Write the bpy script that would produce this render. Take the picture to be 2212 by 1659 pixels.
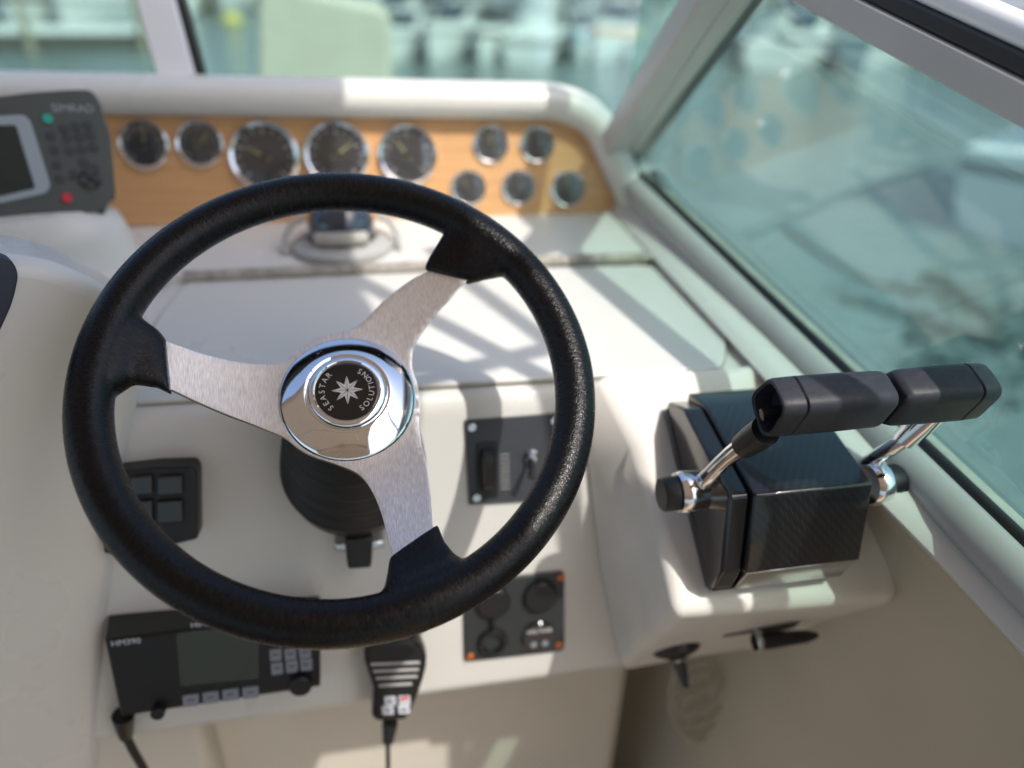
import bpy, bmesh, math, random
from mathutils import Vector as V, Matrix as Mx
from mathutils.geometry import delaunay_2d_cdt
R = math.radians
random.seed(7)
sc = bpy.context.scene
C = sc.collection
for o in list(bpy.data.objects):
    bpy.data.objects.remove(o)

# ---------------------------------------------------------------- camera (boat frame: x starboard, y forward, z up; eye at origin, sea 2.6 m below)
SEA = -2.6
FPX = 1600.0                                   # focal length in photo pixels (photo 2212 x 1659)
AX = V((.983, .0687, -.169)).normalized()
_u = V(((.169*.5-.0687*.8656)/.983, .8656, .5)).normalized()
_u = (_u-AX*_u.dot(AX)).normalized()
AY = _u.cross(AX)
CAM = Mx((AX, AY, _u))                         # camera -> boat
cam = bpy.data.objects.new('camera', bpy.data.cameras.new('camera'))
C.objects.link(cam)
cam.matrix_world = CAM.to_4x4()
cam.data.sensor_width = 36
cam.data.lens = 36*FPX/2212
cam.data.clip_start = .02
cam.data.clip_end = 3000
cam.data.dof.use_dof = True
cam.data.dof.focus_distance = .54
cam.data.dof.aperture_fstop = 2.0
sc.camera = cam

# ---------------------------------------------------------------- light
SUN_AZ, SUN_EL = 143.0, 57.0                   # azimuth clockwise from the bow
SD = V((math.sin(R(SUN_AZ))*math.cos(R(SUN_EL)), math.cos(R(SUN_AZ))*math.cos(R(SUN_EL)), math.sin(R(SUN_EL))))
w = bpy.data.worlds.new('World')
sc.world = w
w.use_nodes = True
nt = w.node_tree
sky = nt.nodes.new('ShaderNodeTexSky')
sky.sky_type = 'NISHITA'
sky.sun_disc = False
sky.sun_elevation = R(SUN_EL)
sky.sun_rotation = R(SUN_AZ)
sky.air_density = 1.0
sky.dust_density = 3.0
nt.links.new(sky.outputs[0], nt.nodes['Background'].inputs[0])
nt.nodes['Background'].inputs[1].default_value = .15
sl = bpy.data.lights.new('sun', 'SUN')
sl.energy = 2.4
sl.angle = R(.55)
sl.color = (1, .95, .88)
so = bpy.data.objects.new('sun', sl)
C.objects.link(so)
so.rotation_euler = SD.to_track_quat('Z', 'Y').to_euler()
so.location = (2, -2, 4)
sc.view_settings.view_transform = 'Standard'
sc.view_settings.look = 'None'
sc.view_settings.gamma = 1
sc.view_settings.exposure = .86
sc.cycles.max_bounces = 10
sc.cycles.transparent_max_bounces = 16
sc.cycles.use_denoising = True
sc.cycles.sample_clamp_indirect = 6

# ---------------------------------------------------------------- measuring
def ray(px, py):
    return CAM @ V(((px-1106)/FPX, (829.5-py)/FPX, -1))
def at(px, py, p, n):
    r = ray(px, py); n = V(n)
    return r*(V(p).dot(n)/r.dot(n))
def dep(px, py, d):
    return ray(px, py)*d
def frame(o, n, up=None):
    """matrix with origin o, z along n, x as near starboard as it goes"""
    n = V(n).normalized()
    x = V((1, 0, 0)) if up is None else V(up).cross(n)
    x = (x-n*x.dot(n)).normalized()
    y = n.cross(x)
    m = Mx((x, y, n)).transposed().to_4x4()
    m.translation = o
    return m
class Plate:
    """a plane in the boat; l(px,py) gives local 2D coordinates on it"""
    def __init__(s, px, py, p, n, up=None):
        s.n = V(n).normalized(); s.p = V(p)
        s.o = at(px, py, p, n)
        s.m = frame(s.o, s.n, up)
        s.i = s.m.inverted()
    def l(s, px, py, h=0):
        q = s.i @ at(px, py, s.o+s.n*h, s.n)
        return (q.x, q.y)
    def L(s, pts, h=0):
        return [s.l(a, b, h) for a, b in pts]
    def r(s, px, py, w):
        """metres for w photo pixels at this place"""
        q = at(px, py, s.o, s.n)
        return w/FPX*(-(CAM.transposed() @ q).z)

# ---------------------------------------------------------------- materials
def mat(name, col, rough=.5, metal=0, **k):
    m = bpy.data.materials.new(name)
    m.use_nodes = True
    n = m.node_tree.nodes; l = m.node_tree.links
    b = n['Principled BSDF']
    b.inputs['Base Color'].default_value = (*col, 1)
    b.inputs['Roughness'].default_value = rough
    b.inputs['Metallic'].default_value = metal
    if 'coat' in k:
        b.inputs['Coat Weight'].default_value = k['coat']
        b.inputs['Coat Roughness'].default_value = k.get('coat_rough', .05)
    if 'spec' in k: b.inputs['Specular IOR Level'].default_value = k['spec']
    if 'trans' in k: b.inputs['Transmission Weight'].default_value = k['trans']
    tc = n.new('ShaderNodeTexCoord')
    if 'var' in k:                              # (scale, amount) mottling and grime
        s, a = k['var']
        t = n.new('ShaderNodeTexNoise'); t.inputs['Scale'].default_value = s; t.inputs['Detail'].default_value = 6
        l.new(tc.outputs['Object'], t.inputs['Vector'])
        r = n.new('ShaderNodeValToRGB')
        r.color_ramp.elements[0].position = .3; r.color_ramp.elements[1].position = .7
        r.color_ramp.elements[0].color = (*[c*(1-a) for c in col], 1)
        r.color_ramp.elements[1].color = (*[min(1, c*(1+a)) for c in col], 1)
        l.new(t.outputs[0], r.inputs[0]); l.new(r.outputs[0], b.inputs['Base Color'])
    if 'bump' in k:                             # (scale, strength, distance)
        s, a, d = k['bump'][:3]
        t = n.new('ShaderNodeTexNoise'); t.inputs['Scale'].default_value = s; t.inputs['Detail'].default_value = 5
        mp = n.new('ShaderNodeMapping')
        if len(k['bump']) > 3: mp.inputs['Scale'].default_value = k['bump'][3]
        l.new(tc.outputs['Object'], mp.inputs[0]); l.new(mp.outputs[0], t.inputs['Vector'])
        u = n.new('ShaderNodeBump'); u.inputs['Strength'].default_value = a; u.inputs['Distance'].default_value = d
        l.new(t.outputs[0], u.inputs['Height']); l.new(u.outputs[0], b.inputs['Normal'])
    return m
gel = mat('gelcoat', (.605, .598, .568), .26, var=(3, .035), bump=(9, .1, .01), spec=.5)
n, l, b = gel.node_tree.nodes, gel.node_tree.links, gel.node_tree.nodes['Principled BSDF']
tc = n.new('ShaderNodeTexCoord')
_a = n.new('ShaderNodeTexVoronoi'); _a.inputs['Scale'].default_value = 26
_w = n.new('ShaderNodeTexNoise'); _w.inputs['Scale'].default_value = 7; _w.inputs['Detail'].default_value = 5
l.new(tc.outputs['Object'], _a.inputs['Vector']); l.new(tc.outputs['Object'], _w.inputs['Vector'])
_r = n.new('ShaderNodeMapRange'); _r.inputs[1].default_value = .035; _r.inputs[2].default_value = .02; _r.inputs[3].default_value = 0; _r.inputs[4].default_value = 1
l.new(_a.outputs['Distance'], _r.inputs[0])
_g = n.new('ShaderNodeMapRange'); _g.inputs[1].default_value = .5; _g.inputs[2].default_value = .6
l.new(_w.outputs[0], _g.inputs[0])
_m = n.new('ShaderNodeMath'); _m.operation = 'MULTIPLY'
l.new(_r.outputs[0], _m.inputs[0]); l.new(_g.outputs[0], _m.inputs[1])
_x = n.new('ShaderNodeMix'); _x.data_type = 'RGBA'; _x.inputs[7].default_value = (.16, .12, .09, 1)
l.new(_m.outputs[0], _x.inputs[0]); l.new(b.inputs['Base Color'].links[0].from_socket, _x.inputs[6]); l.new(_x.outputs[2], b.inputs['Base Color'])
_q = n.new('ShaderNodeMapRange'); _q.inputs[3].default_value = .18; _q.inputs[4].default_value = .42
l.new(_w.outputs[0], _q.inputs[0]); l.new(_q.outputs[0], b.inputs['Roughness'])
gel2 = mat('gelcoat_textured', (.68, .655, .61), .5, var=(20, .05), bump=(420, .25, .0006))
gelb = mat('gelcoat_beige', (.66, .62, .54), .45, var=(5, .05), bump=(12, .06, .01))
trim_gray = mat('grey_vinyl', (.36, .36, .35), .45, var=(30, .05))
alu = mat('painted_aluminium', (.47, .46, .45), .38, 0, var=(14, .04), bump=(600, .1, .0003))
white_paint = mat('white_paint', (.75, .77, .8), .3, var=(8, .03))
rubber = mat('black_rubber', (.012, .012, .013), .5, bump=(200, .2, .0005))
blackp = mat('black_plastic', (.006, .0065, .008), .42, var=(60, .2), bump=(900, .25, .0003))
blackg = mat('black_gloss', (.008, .008, .01), .12, coat=.4)
navy = mat('navy_panel', (.012, .018, .035), .35)
grayp = mat('grey_green_plastic', (.062, .072, .066), .45, var=(30, .06), bump=(500, .15, .0003))
grayk = mat('rubber_key', (.035, .038, .042), .5)
ltgray = mat('pale_grey_plastic', (.3, .35, .38), .35)
keyw = mat('white_key', (.5, .53, .58), .4)
keyb = mat('grey_key', (.2, .22, .26), .45)
green = mat('green_key', (.02, .35, .25), .4)
red = mat('red_key', (.6, .02, .04), .4)
orange = mat('orange_screw', (.45, .12, .03), .4, .3)
screen = mat('lcd_screen', (.008, .02, .024), .12, coat=.6)
lcd = mat('radio_lcd', (.04, .055, .048), .18, coat=.3)
ink = mat('white_print', (.62, .63, .66), .5)
silver_ink = mat('silver_print', (.62, .6, .6), .35, .3)
wood = None
steel = mat('stainless', (.6, .6, .6), .18, 1)
tan = mat('bimini_canvas', (.42, .35, .28), .85, var=(6, .08), bump=(300, .3, .001))
_n, _l = tan.node_tree.nodes, tan.node_tree.links
_t = _n.new('ShaderNodeBsdfTranslucent'); _t.inputs[0].default_value = (.62, .535, .45, 1)
_m = _n.new('ShaderNodeMixShader'); _m.inputs[0].default_value = .5
_l.new(_n['Principled BSDF'].outputs[0], _m.inputs[1]); _l.new(_t.outputs[0], _m.inputs[2]); _l.new(_m.outputs[0], _n['Material Output'].inputs[0])
dialm = mat('dial_grey', (.045, .045, .048), .4)
needle_y = mat('needle_yellow', (.45, .42, .2), .5)
coil_m = mat('coil_cord', (.36, .33, .26), .4)
compass_g = mat('compass_card', (.35, .33, .3), .5)

def nodes(m):
    return m.node_tree.nodes, m.node_tree.links, m.node_tree.nodes['Principled BSDF']

# leather: pebbled grain with fine creases
leather = mat('black_leather', (.0022, .0022, .003), .25, spec=.26)
n, l, b = nodes(leather)
tc = n.new('ShaderNodeTexCoord')
sx = n.new('ShaderNodeSeparateXYZ'); l.new(tc.outputs['Object'], sx.inputs[0])
at2 = n.new('ShaderNodeMath'); at2.operation = 'ARCTAN2'; l.new(sx.outputs[1], at2.inputs[0]); l.new(sx.outputs[0], at2.inputs[1])
sc_ = n.new('ShaderNodeMath'); sc_.operation = 'MULTIPLY'; sc_.inputs[1].default_value = .175; l.new(at2.outputs[0], sc_.inputs[0])
cx_ = n.new('ShaderNodeCombineXYZ'); l.new(sx.outputs[0], cx_.inputs[0]); l.new(sx.outputs[1], cx_.inputs[1])
ln_ = n.new('ShaderNodeVectorMath'); ln_.operation = 'LENGTH'; l.new(cx_.outputs[0], ln_.inputs[0])
rc = n.new('ShaderNodeCombineXYZ'); l.new(sc_.outputs[0], rc.inputs[0]); l.new(ln_.outputs['Value'], rc.inputs[1]); l.new(sx.outputs[2], rc.inputs[2])
mpw = n.new('ShaderNodeMapping'); mpw.inputs['Scale'].default_value = (420, 120, 120); mpw.inputs['Rotation'].default_value = (0, 0, R(12)); l.new(rc.outputs[0], mpw.inputs[0])
wr = n.new('ShaderNodeTexNoise'); wr.inputs['Scale'].default_value = 1; wr.inputs['Detail'].default_value = 4; wr.inputs['Distortion'].default_value = .9
l.new(mpw.outputs[0], wr.inputs['Vector'])
dn = n.new('ShaderNodeTexNoise'); dn.inputs['Scale'].default_value = 200; dn.inputs['Detail'].default_value = 2
l.new(tc.outputs['Object'], dn.inputs['Vector'])
mixv = n.new('ShaderNodeMix'); mixv.data_type = 'VECTOR'; mixv.inputs[0].default_value = .004
l.new(tc.outputs['Object'], mixv.inputs[4]); l.new(dn.outputs['Color'], mixv.inputs[5])
vo = n.new('ShaderNodeTexVoronoi'); vo.feature = 'DISTANCE_TO_EDGE'; vo.inputs['Scale'].default_value = 520
l.new(mixv.outputs[1], vo.inputs['Vector'])
vr = n.new('ShaderNodeMapRange'); vr.inputs[2].default_value = .2; vr.inputs[4].default_value = .55
l.new(vo.outputs['Distance'], vr.inputs[0])
ad = n.new('ShaderNodeMath'); ad.operation = 'MULTIPLY_ADD'; ad.inputs[1].default_value = 1.5
l.new(wr.outputs[0], ad.inputs[0]); l.new(vr.outputs[0], ad.inputs[2])
bp = n.new('ShaderNodeBump'); bp.inputs['Strength'].default_value = .4; bp.inputs['Distance'].default_value = .00038
l.new(ad.outputs[0], bp.inputs['Height']); l.new(bp.outputs[0], b.inputs['Normal'])
rr = n.new('ShaderNodeMapRange'); rr.inputs[3].default_value = .22; rr.inputs[4].default_value = .33
l.new(wr.outputs[0], rr.inputs[0]); l.new(rr.outputs[0], b.inputs['Roughness'])

# brushed steel of the spokes: streaks along the wheel's own up direction
brushed = mat('brushed_steel', (.62, .58, .57), .34, .92)
n, l, b = nodes(brushed)
tc = n.new('ShaderNodeTexCoord')
mp = n.new('ShaderNodeMapping'); mp.inputs['Scale'].default_value = (2600, 150, 600); mp.inputs['Rotation'].default_value = (0, 0, R(-4))
l.new(tc.outputs['Object'], mp.inputs[0])
t = n.new('ShaderNodeTexNoise'); t.inputs['Scale'].default_value = 1; t.inputs['Detail'].default_value = 3
l.new(mp.outputs[0], t.inputs['Vector'])
r_ = n.new('ShaderNodeValToRGB'); r_.color_ramp.elements[0].position = .3; r_.color_ramp.elements[1].position = .72
r_.color_ramp.elements[0].color = (.60, .60, .62, 1); r_.color_ramp.elements[1].color = (.98, .98, 1, 1)
l.new(t.outputs[0], r_.inputs[0]); l.new(r_.outputs[0], b.inputs['Base Color'])
q = n.new('ShaderNodeMapRange'); q.inputs[3].default_value = .28; q.inputs[4].default_value = .5
l.new(t.outputs[0], q.inputs[0]); l.new(q.outputs[0], b.inputs['Roughness'])
bp = n.new('ShaderNodeBump'); bp.inputs['Strength'].default_value = .3; bp.inputs['Distance'].default_value = .0001
l.new(t.outputs[0], bp.inputs['Height']); l.new(bp.outputs[0], b.inputs['Normal'])
edge_steel = mat('spoke_edge_steel', (.6, .6, .6), .22, 1)

# chrome with dried water spots
chrome = mat('chrome', (.82, .83, .86), .04, 1)
n, l, b = nodes(chrome)
tc = n.new('ShaderNodeTexCoord')
vo = n.new('ShaderNodeTexVoronoi'); vo.inputs['Scale'].default_value = 330
l.new(tc.outputs['Object'], vo.inputs['Vector'])
cr = n.new('ShaderNodeValToRGB')
cr.color_ramp.elements[0].position = .14; cr.color_ramp.elements[0].color = (0, 0, 0, 1)
cr.color_ramp.elements[1].position = .26; cr.color_ramp.elements[1].color = (0, 0, 0, 1)
e = cr.color_ramp.elements.new(.2); e.color = (1, 1, 1, 1)
l.new(vo.outputs['Distance'], cr.inputs[0])
ns = n.new('ShaderNodeTexNoise'); ns.inputs['Scale'].default_value = 60
l.new(tc.outputs['Object'], ns.inputs['Vector'])
mk = n.new('ShaderNodeMapRange'); mk.inputs[1].default_value = .52; mk.inputs[2].default_value = .6
l.new(ns.outputs[0], mk.inputs[0])
mu = n.new('ShaderNodeMath'); mu.operation = 'MULTIPLY'
l.new(cr.outputs[0], mu.inputs[0]); l.new(mk.outputs[0], mu.inputs[1])
ro = n.new('ShaderNodeMapRange'); ro.inputs[3].default_value = .035; ro.inputs[4].default_value = .35
l.new(mu.outputs[0], ro.inputs[0]); l.new(ro.outputs[0], b.inputs['Roughness'])
chrome2 = mat('chrome_plain', (.8, .8, .82), .07, 1, bump=(40, .05, .001))

# carbon fibre twill under lacquer
carbon = mat('carbon_fibre', (.012, .014, .018), .35, 0, spec=.3, coat=.7, coat_rough=.06)
n, l, b = nodes(carbon)
tc = n.new('ShaderNodeTexCoord')
mp = n.new('ShaderNodeMapping'); mp.inputs['Rotation'].default_value = (R(20), R(35), R(45)); mp.inputs['Scale'].default_value = (210, 210, 210)
l.new(tc.outputs['Object'], mp.inputs[0])
w1 = n.new('ShaderNodeTexWave'); w1.inputs['Scale'].default_value = .32; w1.inputs['Distortion'].default_value = .3
l.new(mp.outputs[0], w1.inputs['Vector'])
w2 = n.new('ShaderNodeTexWave'); w2.bands_direction = 'Y'; w2.inputs['Scale'].default_value = .9
l.new(mp.outputs[0], w2.inputs['Vector'])
mu = n.new('ShaderNodeMath'); mu.operation = 'MULTIPLY'
l.new(w1.outputs['Fac'], mu.inputs[0]); l.new(w2.outputs['Fac'], mu.inputs[1])
cr = n.new('ShaderNodeValToRGB')
cr.color_ramp.elements[0].color = (.0015, .002, .003, 1); cr.color_ramp.elements[1].color = (.011, .0135, .017, 1)
l.new(mu.outputs[0], cr.inputs[0]); l.new(cr.outputs[0], b.inputs['Base Color'])

# wood-look gauge panel
wood = mat('teak_laminate', (.42, .21, .085), .38, coat=.12, coat_rough=.2)
n, l, b = nodes(wood)
tc = n.new('ShaderNodeTexCoord')
mp = n.new('ShaderNodeMapping'); mp.inputs['Scale'].default_value = (3, 60, 60)
l.new(tc.outputs['Object'], mp.inputs[0])
t = n.new('ShaderNodeTexNoise'); t.inputs['Scale'].default_value = 2; t.inputs['Detail'].default_value = 8
l.new(mp.outputs[0], t.inputs['Vector'])
cr = n.new('ShaderNodeValToRGB'); cr.color_ramp.elements[0].position = .3; cr.color_ramp.elements[1].position = .75
cr.color_ramp.elements[0].color = (.54, .29, .125, 1); cr.color_ramp.elements[1].color = (.65, .38, .185, 1)
l.new(t.outputs[0], cr.inputs[0]); l.new(cr.outputs[0], b.inputs['Base Color'])

def glassmat(name, tint, refl=1.0, ior=1.5, dust=0):
    m = bpy.data.materials.new(name); m.use_nodes = True
    n = m.node_tree.nodes; l = m.node_tree.links
    n.remove(n['Principled BSDF'])
    tr = n.new('ShaderNodeBsdfTransparent'); tr.inputs[0].default_value = (*tint, 1)
    gl = n.new('ShaderNodeBsdfGlossy'); gl.inputs['Roughness'].default_value = .015; gl.inputs[0].default_value = (refl, refl, refl, 1)
    out_ = None
    lw = n.new('ShaderNodeFresnel')
    ge = n.new('ShaderNodeNewGeometry'); mr = n.new('ShaderNodeMapRange'); mr.inputs[3].default_value = ior; mr.inputs[4].default_value = 1/ior
    l.new(ge.outputs['Backfacing'], mr.inputs[0]); l.new(mr.outputs[0], lw.inputs['IOR'])
    mx = n.new('ShaderNodeMixShader')
    l.new(lw.outputs[0], mx.inputs[0]); l.new(tr.outputs[0], mx.inputs[1]); l.new(gl.outputs[0], mx.inputs[2])
    l.new(mx.outputs[0], n['Material Output'].inputs[0])
    if dust:                                    # dried salt and smears
        tc = n.new('ShaderNodeTexCoord')
        a = n.new('ShaderNodeTexNoise'); a.inputs['Scale'].default_value = 9; a.inputs['Detail'].default_value = 8; a.inputs['Roughness'].default_value = .7
        l.new(tc.outputs['Object'], a.inputs['Vector'])
        r = n.new('ShaderNodeMapRange'); r.inputs[1].default_value = .4; r.inputs[2].default_value = .75; r.inputs[3].default_value = dust*.25; r.inputs[4].default_value = dust*1.6
        l.new(a.outputs[0], r.inputs[0])
        v = n.new('ShaderNodeTexVoronoi'); v.inputs['Scale'].default_value = 240
        l.new(tc.outputs['Object'], v.inputs['Vector'])
        q = n.new('ShaderNodeMapRange'); q.inputs[1].default_value = .12; q.inputs[2].default_value = .06; q.inputs[3].default_value = 0; q.inputs[4].default_value = dust*1.2
        l.new(v.outputs['Distance'], q.inputs[0])
        ad = n.new('ShaderNodeMath'); ad.operation = 'ADD'
        l.new(r.outputs[0], ad.inputs[0]); l.new(q.outputs[0], ad.inputs[1])
        d = n.new('ShaderNodeBsdfDiffuse'); d.inputs[0].default_value = (.8, .8, .78, 1)
        tl = n.new('ShaderNodeBsdfTranslucent'); tl.inputs[0].default_value = (.8, .8, .78, 1)
        dm = n.new('ShaderNodeMixShader'); dm.inputs[0].default_value = .5
        l.new(d.outputs[0], dm.inputs[1]); l.new(tl.outputs[0], dm.inputs[2])
        m2 = n.new('ShaderNodeMixShader')
        l.new(ad.outputs[0], m2.inputs[0]); l.new(mx.outputs[0], m2.inputs[1]); l.new(dm.outputs[0], m2.inputs[2])
        l.new(m2.outputs[0], n['Material Output'].inputs[0])
    return m
glass = glassmat('tinted_glass', (.73, .87, .82), dust=.010)
lens_g = glassmat('gauge_lens', (.93, .94, .95), ior=1.75)
acryl = glassmat('clear_acrylic', (.9, .95, .93))

# sea
water = mat('sea_water', (.035, .11, .10), .12, spec=.5)
n, l, b = nodes(water)
tc = n.new('ShaderNodeTexCoord')
mp = n.new('ShaderNodeMapping'); mp.inputs['Scale'].default_value = (1, 2.2, 1); mp.inputs['Rotation'].default_value = (0, 0, R(25))
l.new(tc.outputs['Object'], mp.inputs[0])
t = n.new('ShaderNodeTexNoise'); t.inputs['Scale'].default_value = 1.6; t.inputs['Detail'].default_value = 6
l.new(mp.outputs[0], t.inputs['Vector'])
t2 = n.new('ShaderNodeTexNoise'); t2.inputs['Scale'].default_value = 7; t2.inputs['Detail'].default_value = 3
l.new(mp.outputs[0], t2.inputs['Vector'])
ad = n.new('ShaderNodeMath'); ad.operation = 'MULTIPLY_ADD'; ad.inputs[1].default_value = .25
l.new(t2.outputs[0], ad.inputs[0]); l.new(t.outputs[0], ad.inputs[2])
bp = n.new('ShaderNodeBump'); bp.inputs['Strength'].default_value = .5; bp.inputs['Distance'].default_value = .12
l.new(ad.outputs[0], bp.inputs['Height']); l.new(bp.outputs[0], b.inputs['Normal'])
cr = n.new('ShaderNodeValToRGB'); cr.color_ramp.elements[0].position = .35; cr.color_ramp.elements[1].position = .65
cr.color_ramp.elements[0].color = (.105, .15, .152, 1); cr.color_ramp.elements[1].color = (.165, .21, .207, 1)
t3 = n.new('ShaderNodeTexNoise'); t3.inputs['Scale'].default_value = .25; t3.inputs['Detail'].default_value = 5
l.new(tc.outputs['Object'], t3.inputs['Vector']); l.new(t3.outputs[0], cr.inputs[0]); l.new(cr.outputs[0], b.inputs['Base Color'])

# ---------------------------------------------------------------- object helpers
def tag(o, label=None, cat=None, group=None, kind=None):
    for k, v in (('label', label), ('category', cat), ('group', group), ('kind', kind)):
        if v: o[k] = v
    return o
def thing(name, label, cat, m=None, group=None):
    o = bpy.data.objects.new(name, None); C.objects.link(o)
    o.empty_display_size = .02
    if m is not None: o.matrix_world = m if isinstance(m, Mx) else Mx.Translation(V(m))
    return tag(o, label, cat, group)
def obj(name, bm, m, parent=None, smooth=None, bevel=0, seg=2, world=False, sub=0, label=None):
    """links a bmesh as one object; world=True: vertices are in boat coordinates"""
    if world and parent is not None:
        q = parent
        mw = Mx.Identity(4)
        while q is not None:
            mw = q.matrix_basis @ mw if q is not parent else q.matrix_basis.copy()
            if q.parent is not None: mw = q.parent.matrix_basis @ mw
            q = None
        bmesh.ops.transform(bm, matrix=mw.inverted(), verts=bm.verts)
    bmesh.ops.recalc_face_normals(bm, faces=bm.faces)
    me = bpy.data.meshes.new(name); bm.to_mesh(me); bm.free()
    me.materials.append(m)
    o = bpy.data.objects.new(name, me); C.objects.link(o)
    if parent is not None: o.parent = parent
    if bevel:
        md = o.modifiers.new('b', 'BEVEL'); md.width = bevel; md.segments = seg; md.limit_method = 'ANGLE'; md.angle_limit = R(35)
    if sub:
        md = o.modifiers.new('s', 'SUBSURF'); md.levels = sub; md.render_levels = sub
    if smooth is None: smooth = True
    if smooth:
        for p in me.polygons: p.use_smooth = True
        if not sub:
            me.set_sharp_from_angle(angle=R(38)) if not bevel else me.set_sharp_from_angle(angle=R(75))
    if label: o['label'] = label
    return o
def prism(poly, z0, z1, bm=None, axis='z'):
    bm = bm or bmesh.new()
    n = len(poly)
    if axis == 'z': f = lambda p, z: (p[0], p[1], z)
    else: f = lambda p, z: (z, p[0], p[1])     # polygon in the (y,z) plane, extruded along x
    a = [bm.verts.new(f(p, z0)) for p in poly]; b = [bm.verts.new(f(p, z1)) for p in poly]
    bm.faces.new(a[::-1]); bm.faces.new(b)
    for i in range(n):
        j = (i+1) % n
        bm.faces.new((a[i], a[j], b[j], b[i]))
    return bm
def box(c, s, bm=None, rot=None):
    bm = bm or bmesh.new()
    m = Mx.Translation(V(c)) @ (rot.to_4x4() if rot else Mx.Identity(4)) @ Mx.Diagonal((*s, 1))
    bmesh.ops.create_cube(bm, size=1, matrix=m)
    return bm
def rpoly(pts, r, seg=5):
    """rounds the corners of a polygon (r: number or list)"""
    out = []; n = len(pts)
    for i, p in enumerate(pts):
        rr = r[i] if isinstance(r, (list, tuple)) else r
        p = V(p); a = V(pts[i-1])-p; b = V(pts[(i+1) % n])-p
        if rr <= 0: out.append(tuple(p)); continue
        k = min(rr, a.length*.49, b.length*.49)
        s = p+a.normalized()*k; e = p+b.normalized()*k
        for j in range(seg+1):
            t = j/seg
            out.append(tuple(s*(1-t)**2+p*2*t*(1-t)+e*t*t))
    return out
def rect(x0, y0, x1, y1):
    return [(x0, y0), (x1, y0), (x1, y1), (x0, y1)]
def lathe(prof, seg=48, bm=None, m=None, close=False):
    bm = bm or bmesh.new(); m = m or Mx.Identity(4)
    rings = []
    for r, z in prof:
        if r < 1e-6: rings.append([bm.verts.new(m @ V((0, 0, z)))])
        else: rings.append([bm.verts.new(m @ V((r*math.cos(2*math.pi*k/seg), r*math.sin(2*math.pi*k/seg), z))) for k in range(seg)])
    for a, b in zip(rings, rings[1:]):
        for k in range(seg):
            j = (k+1) % seg
            if len(a) == 1 and len(b) == 1: continue
            if len(a) == 1: bm.faces.new((a[0], b[k], b[j]))
            elif len(b) == 1: bm.faces.new((a[k], a[j], b[0]))
            else: bm.faces.new((a[k], a[j], b[j], b[k]))
    return bm
def disc(r, z0, z1, bm=None, m=None, seg=40, b=None):
    b = b if b is not None else min(r*.12, abs(z1-z0)*.4)
    return lathe([(0, z0), (r, z0), (r, z1-b), (r-b, z1), (0, z1)], seg, bm, m)
def tube(path, r, seg=12, bm=None, cap=True):
    bm = bm or bmesh.new()
    P = [V(p) for p in path]; rings = []; up = None
    for i, p in enumerate(P):
        d = (P[min(i+1, len(P)-1)]-P[max(i-1, 0)]).normalized()
        if up is None:
            up = V((0, 0, 1)) if abs(d.z) < .9 else V((1, 0, 0))
        a = d.cross(up).normalized(); b2 = a.cross(d); up = b2
        rr = r[i] if isinstance(r, (list, tuple)) else r
        rings.append([bm.verts.new(p+a*rr*math.cos(2*math.pi*k/seg)+b2*rr*math.sin(2*math.pi*k/seg)) for k in range(seg)])
    for A, B in zip(rings, rings[1:]):
        for k in range(seg):
            j = (k+1) % seg
            bm.faces.new((A[k], A[j], B[j], B[k]))
    if cap:
        bm.faces.new(rings[0][::-1]); bm.faces.new(rings[-1])
    return bm
def lerp(a, b, t): return a+(b-a)*t
def spline(pts, n=10):
    P = [V(p) for p in pts]; out = []
    for i in range(len(P)-1):
        p0, p1, p2, p3 = P[max(i-1, 0)], P[i], P[i+1], P[min(i+2, len(P)-1)]
        for k in range(n):
            t = k/n
            out.append(.5*((2*p1)+(p2-p0)*t+(2*p0-5*p1+4*p2-p3)*t*t+(3*p1-p0-3*p2+p3)*t**3))
    out.append(P[-1])
    return out
def loft(sections, bm=None, cap=True):
    bm = bm or bmesh.new()
    rings = [[bm.verts.new(p) for p in s] for s in sections]
    n = len(rings[0])
    for A, B in zip(rings, rings[1:]):
        for k in range(n):
            j = (k+1) % n
            bm.faces.new((A[k], A[j], B[j], B[k]))
    if cap:
        bm.faces.new(rings[0][::-1]); bm.faces.new(rings[-1])
    return bm
def sheet(A, B, bm=None):
    """quad strip between two polylines"""
    bm = bm or bmesh.new()
    a = [bm.verts.new(p) for p in A]; b = [bm.verts.new(p) for p in B]
    for i in range(len(a)-1): bm.faces.new((a[i], a[i+1], b[i+1], b[i]))
    return bm
def slab(pts, d, bm=None):
    """polygon in space given thickness along d"""
    bm = bm or bmesh.new(); d = V(d)
    a = [bm.verts.new(V(p)) for p in pts]; b = [bm.verts.new(V(p)+d) for p in pts]
    bm.faces.new(a[::-1]); bm.faces.new(b)
    n = len(pts)
    for i in range(n):
        j = (i+1) % n; bm.faces.new((a[i], a[j], b[j], b[i]))
    return bm
def text_bm(s, size, m=None, bm=None, depth=.0002):
    bm = bm or bmesh.new()
    cu = bpy.data.curves.new('t', 'FONT'); cu.body = s; cu.size = size; cu.align_x = 'CENTER'; cu.align_y = 'CENTER'; cu.extrude = depth; cu.resolution_u = 3
    o = bpy.data.objects.new('t', cu); C.objects.link(o)
    dg = bpy.context.evaluated_depsgraph_get()
    me = bpy.data.meshes.new_from_object(o.evaluated_get(dg))
    if m: me.transform(m)
    bm.from_mesh(me)
    bpy.data.objects.remove(o); bpy.data.meshes.remove(me); bpy.data.curves.remove(cu)
    return bm
def copy_tree(o, parent=None):
    c = o.copy(); C.objects.link(c); c.parent = parent
    for ch in list(o.children): copy_tree(ch, c)
    return c

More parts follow.
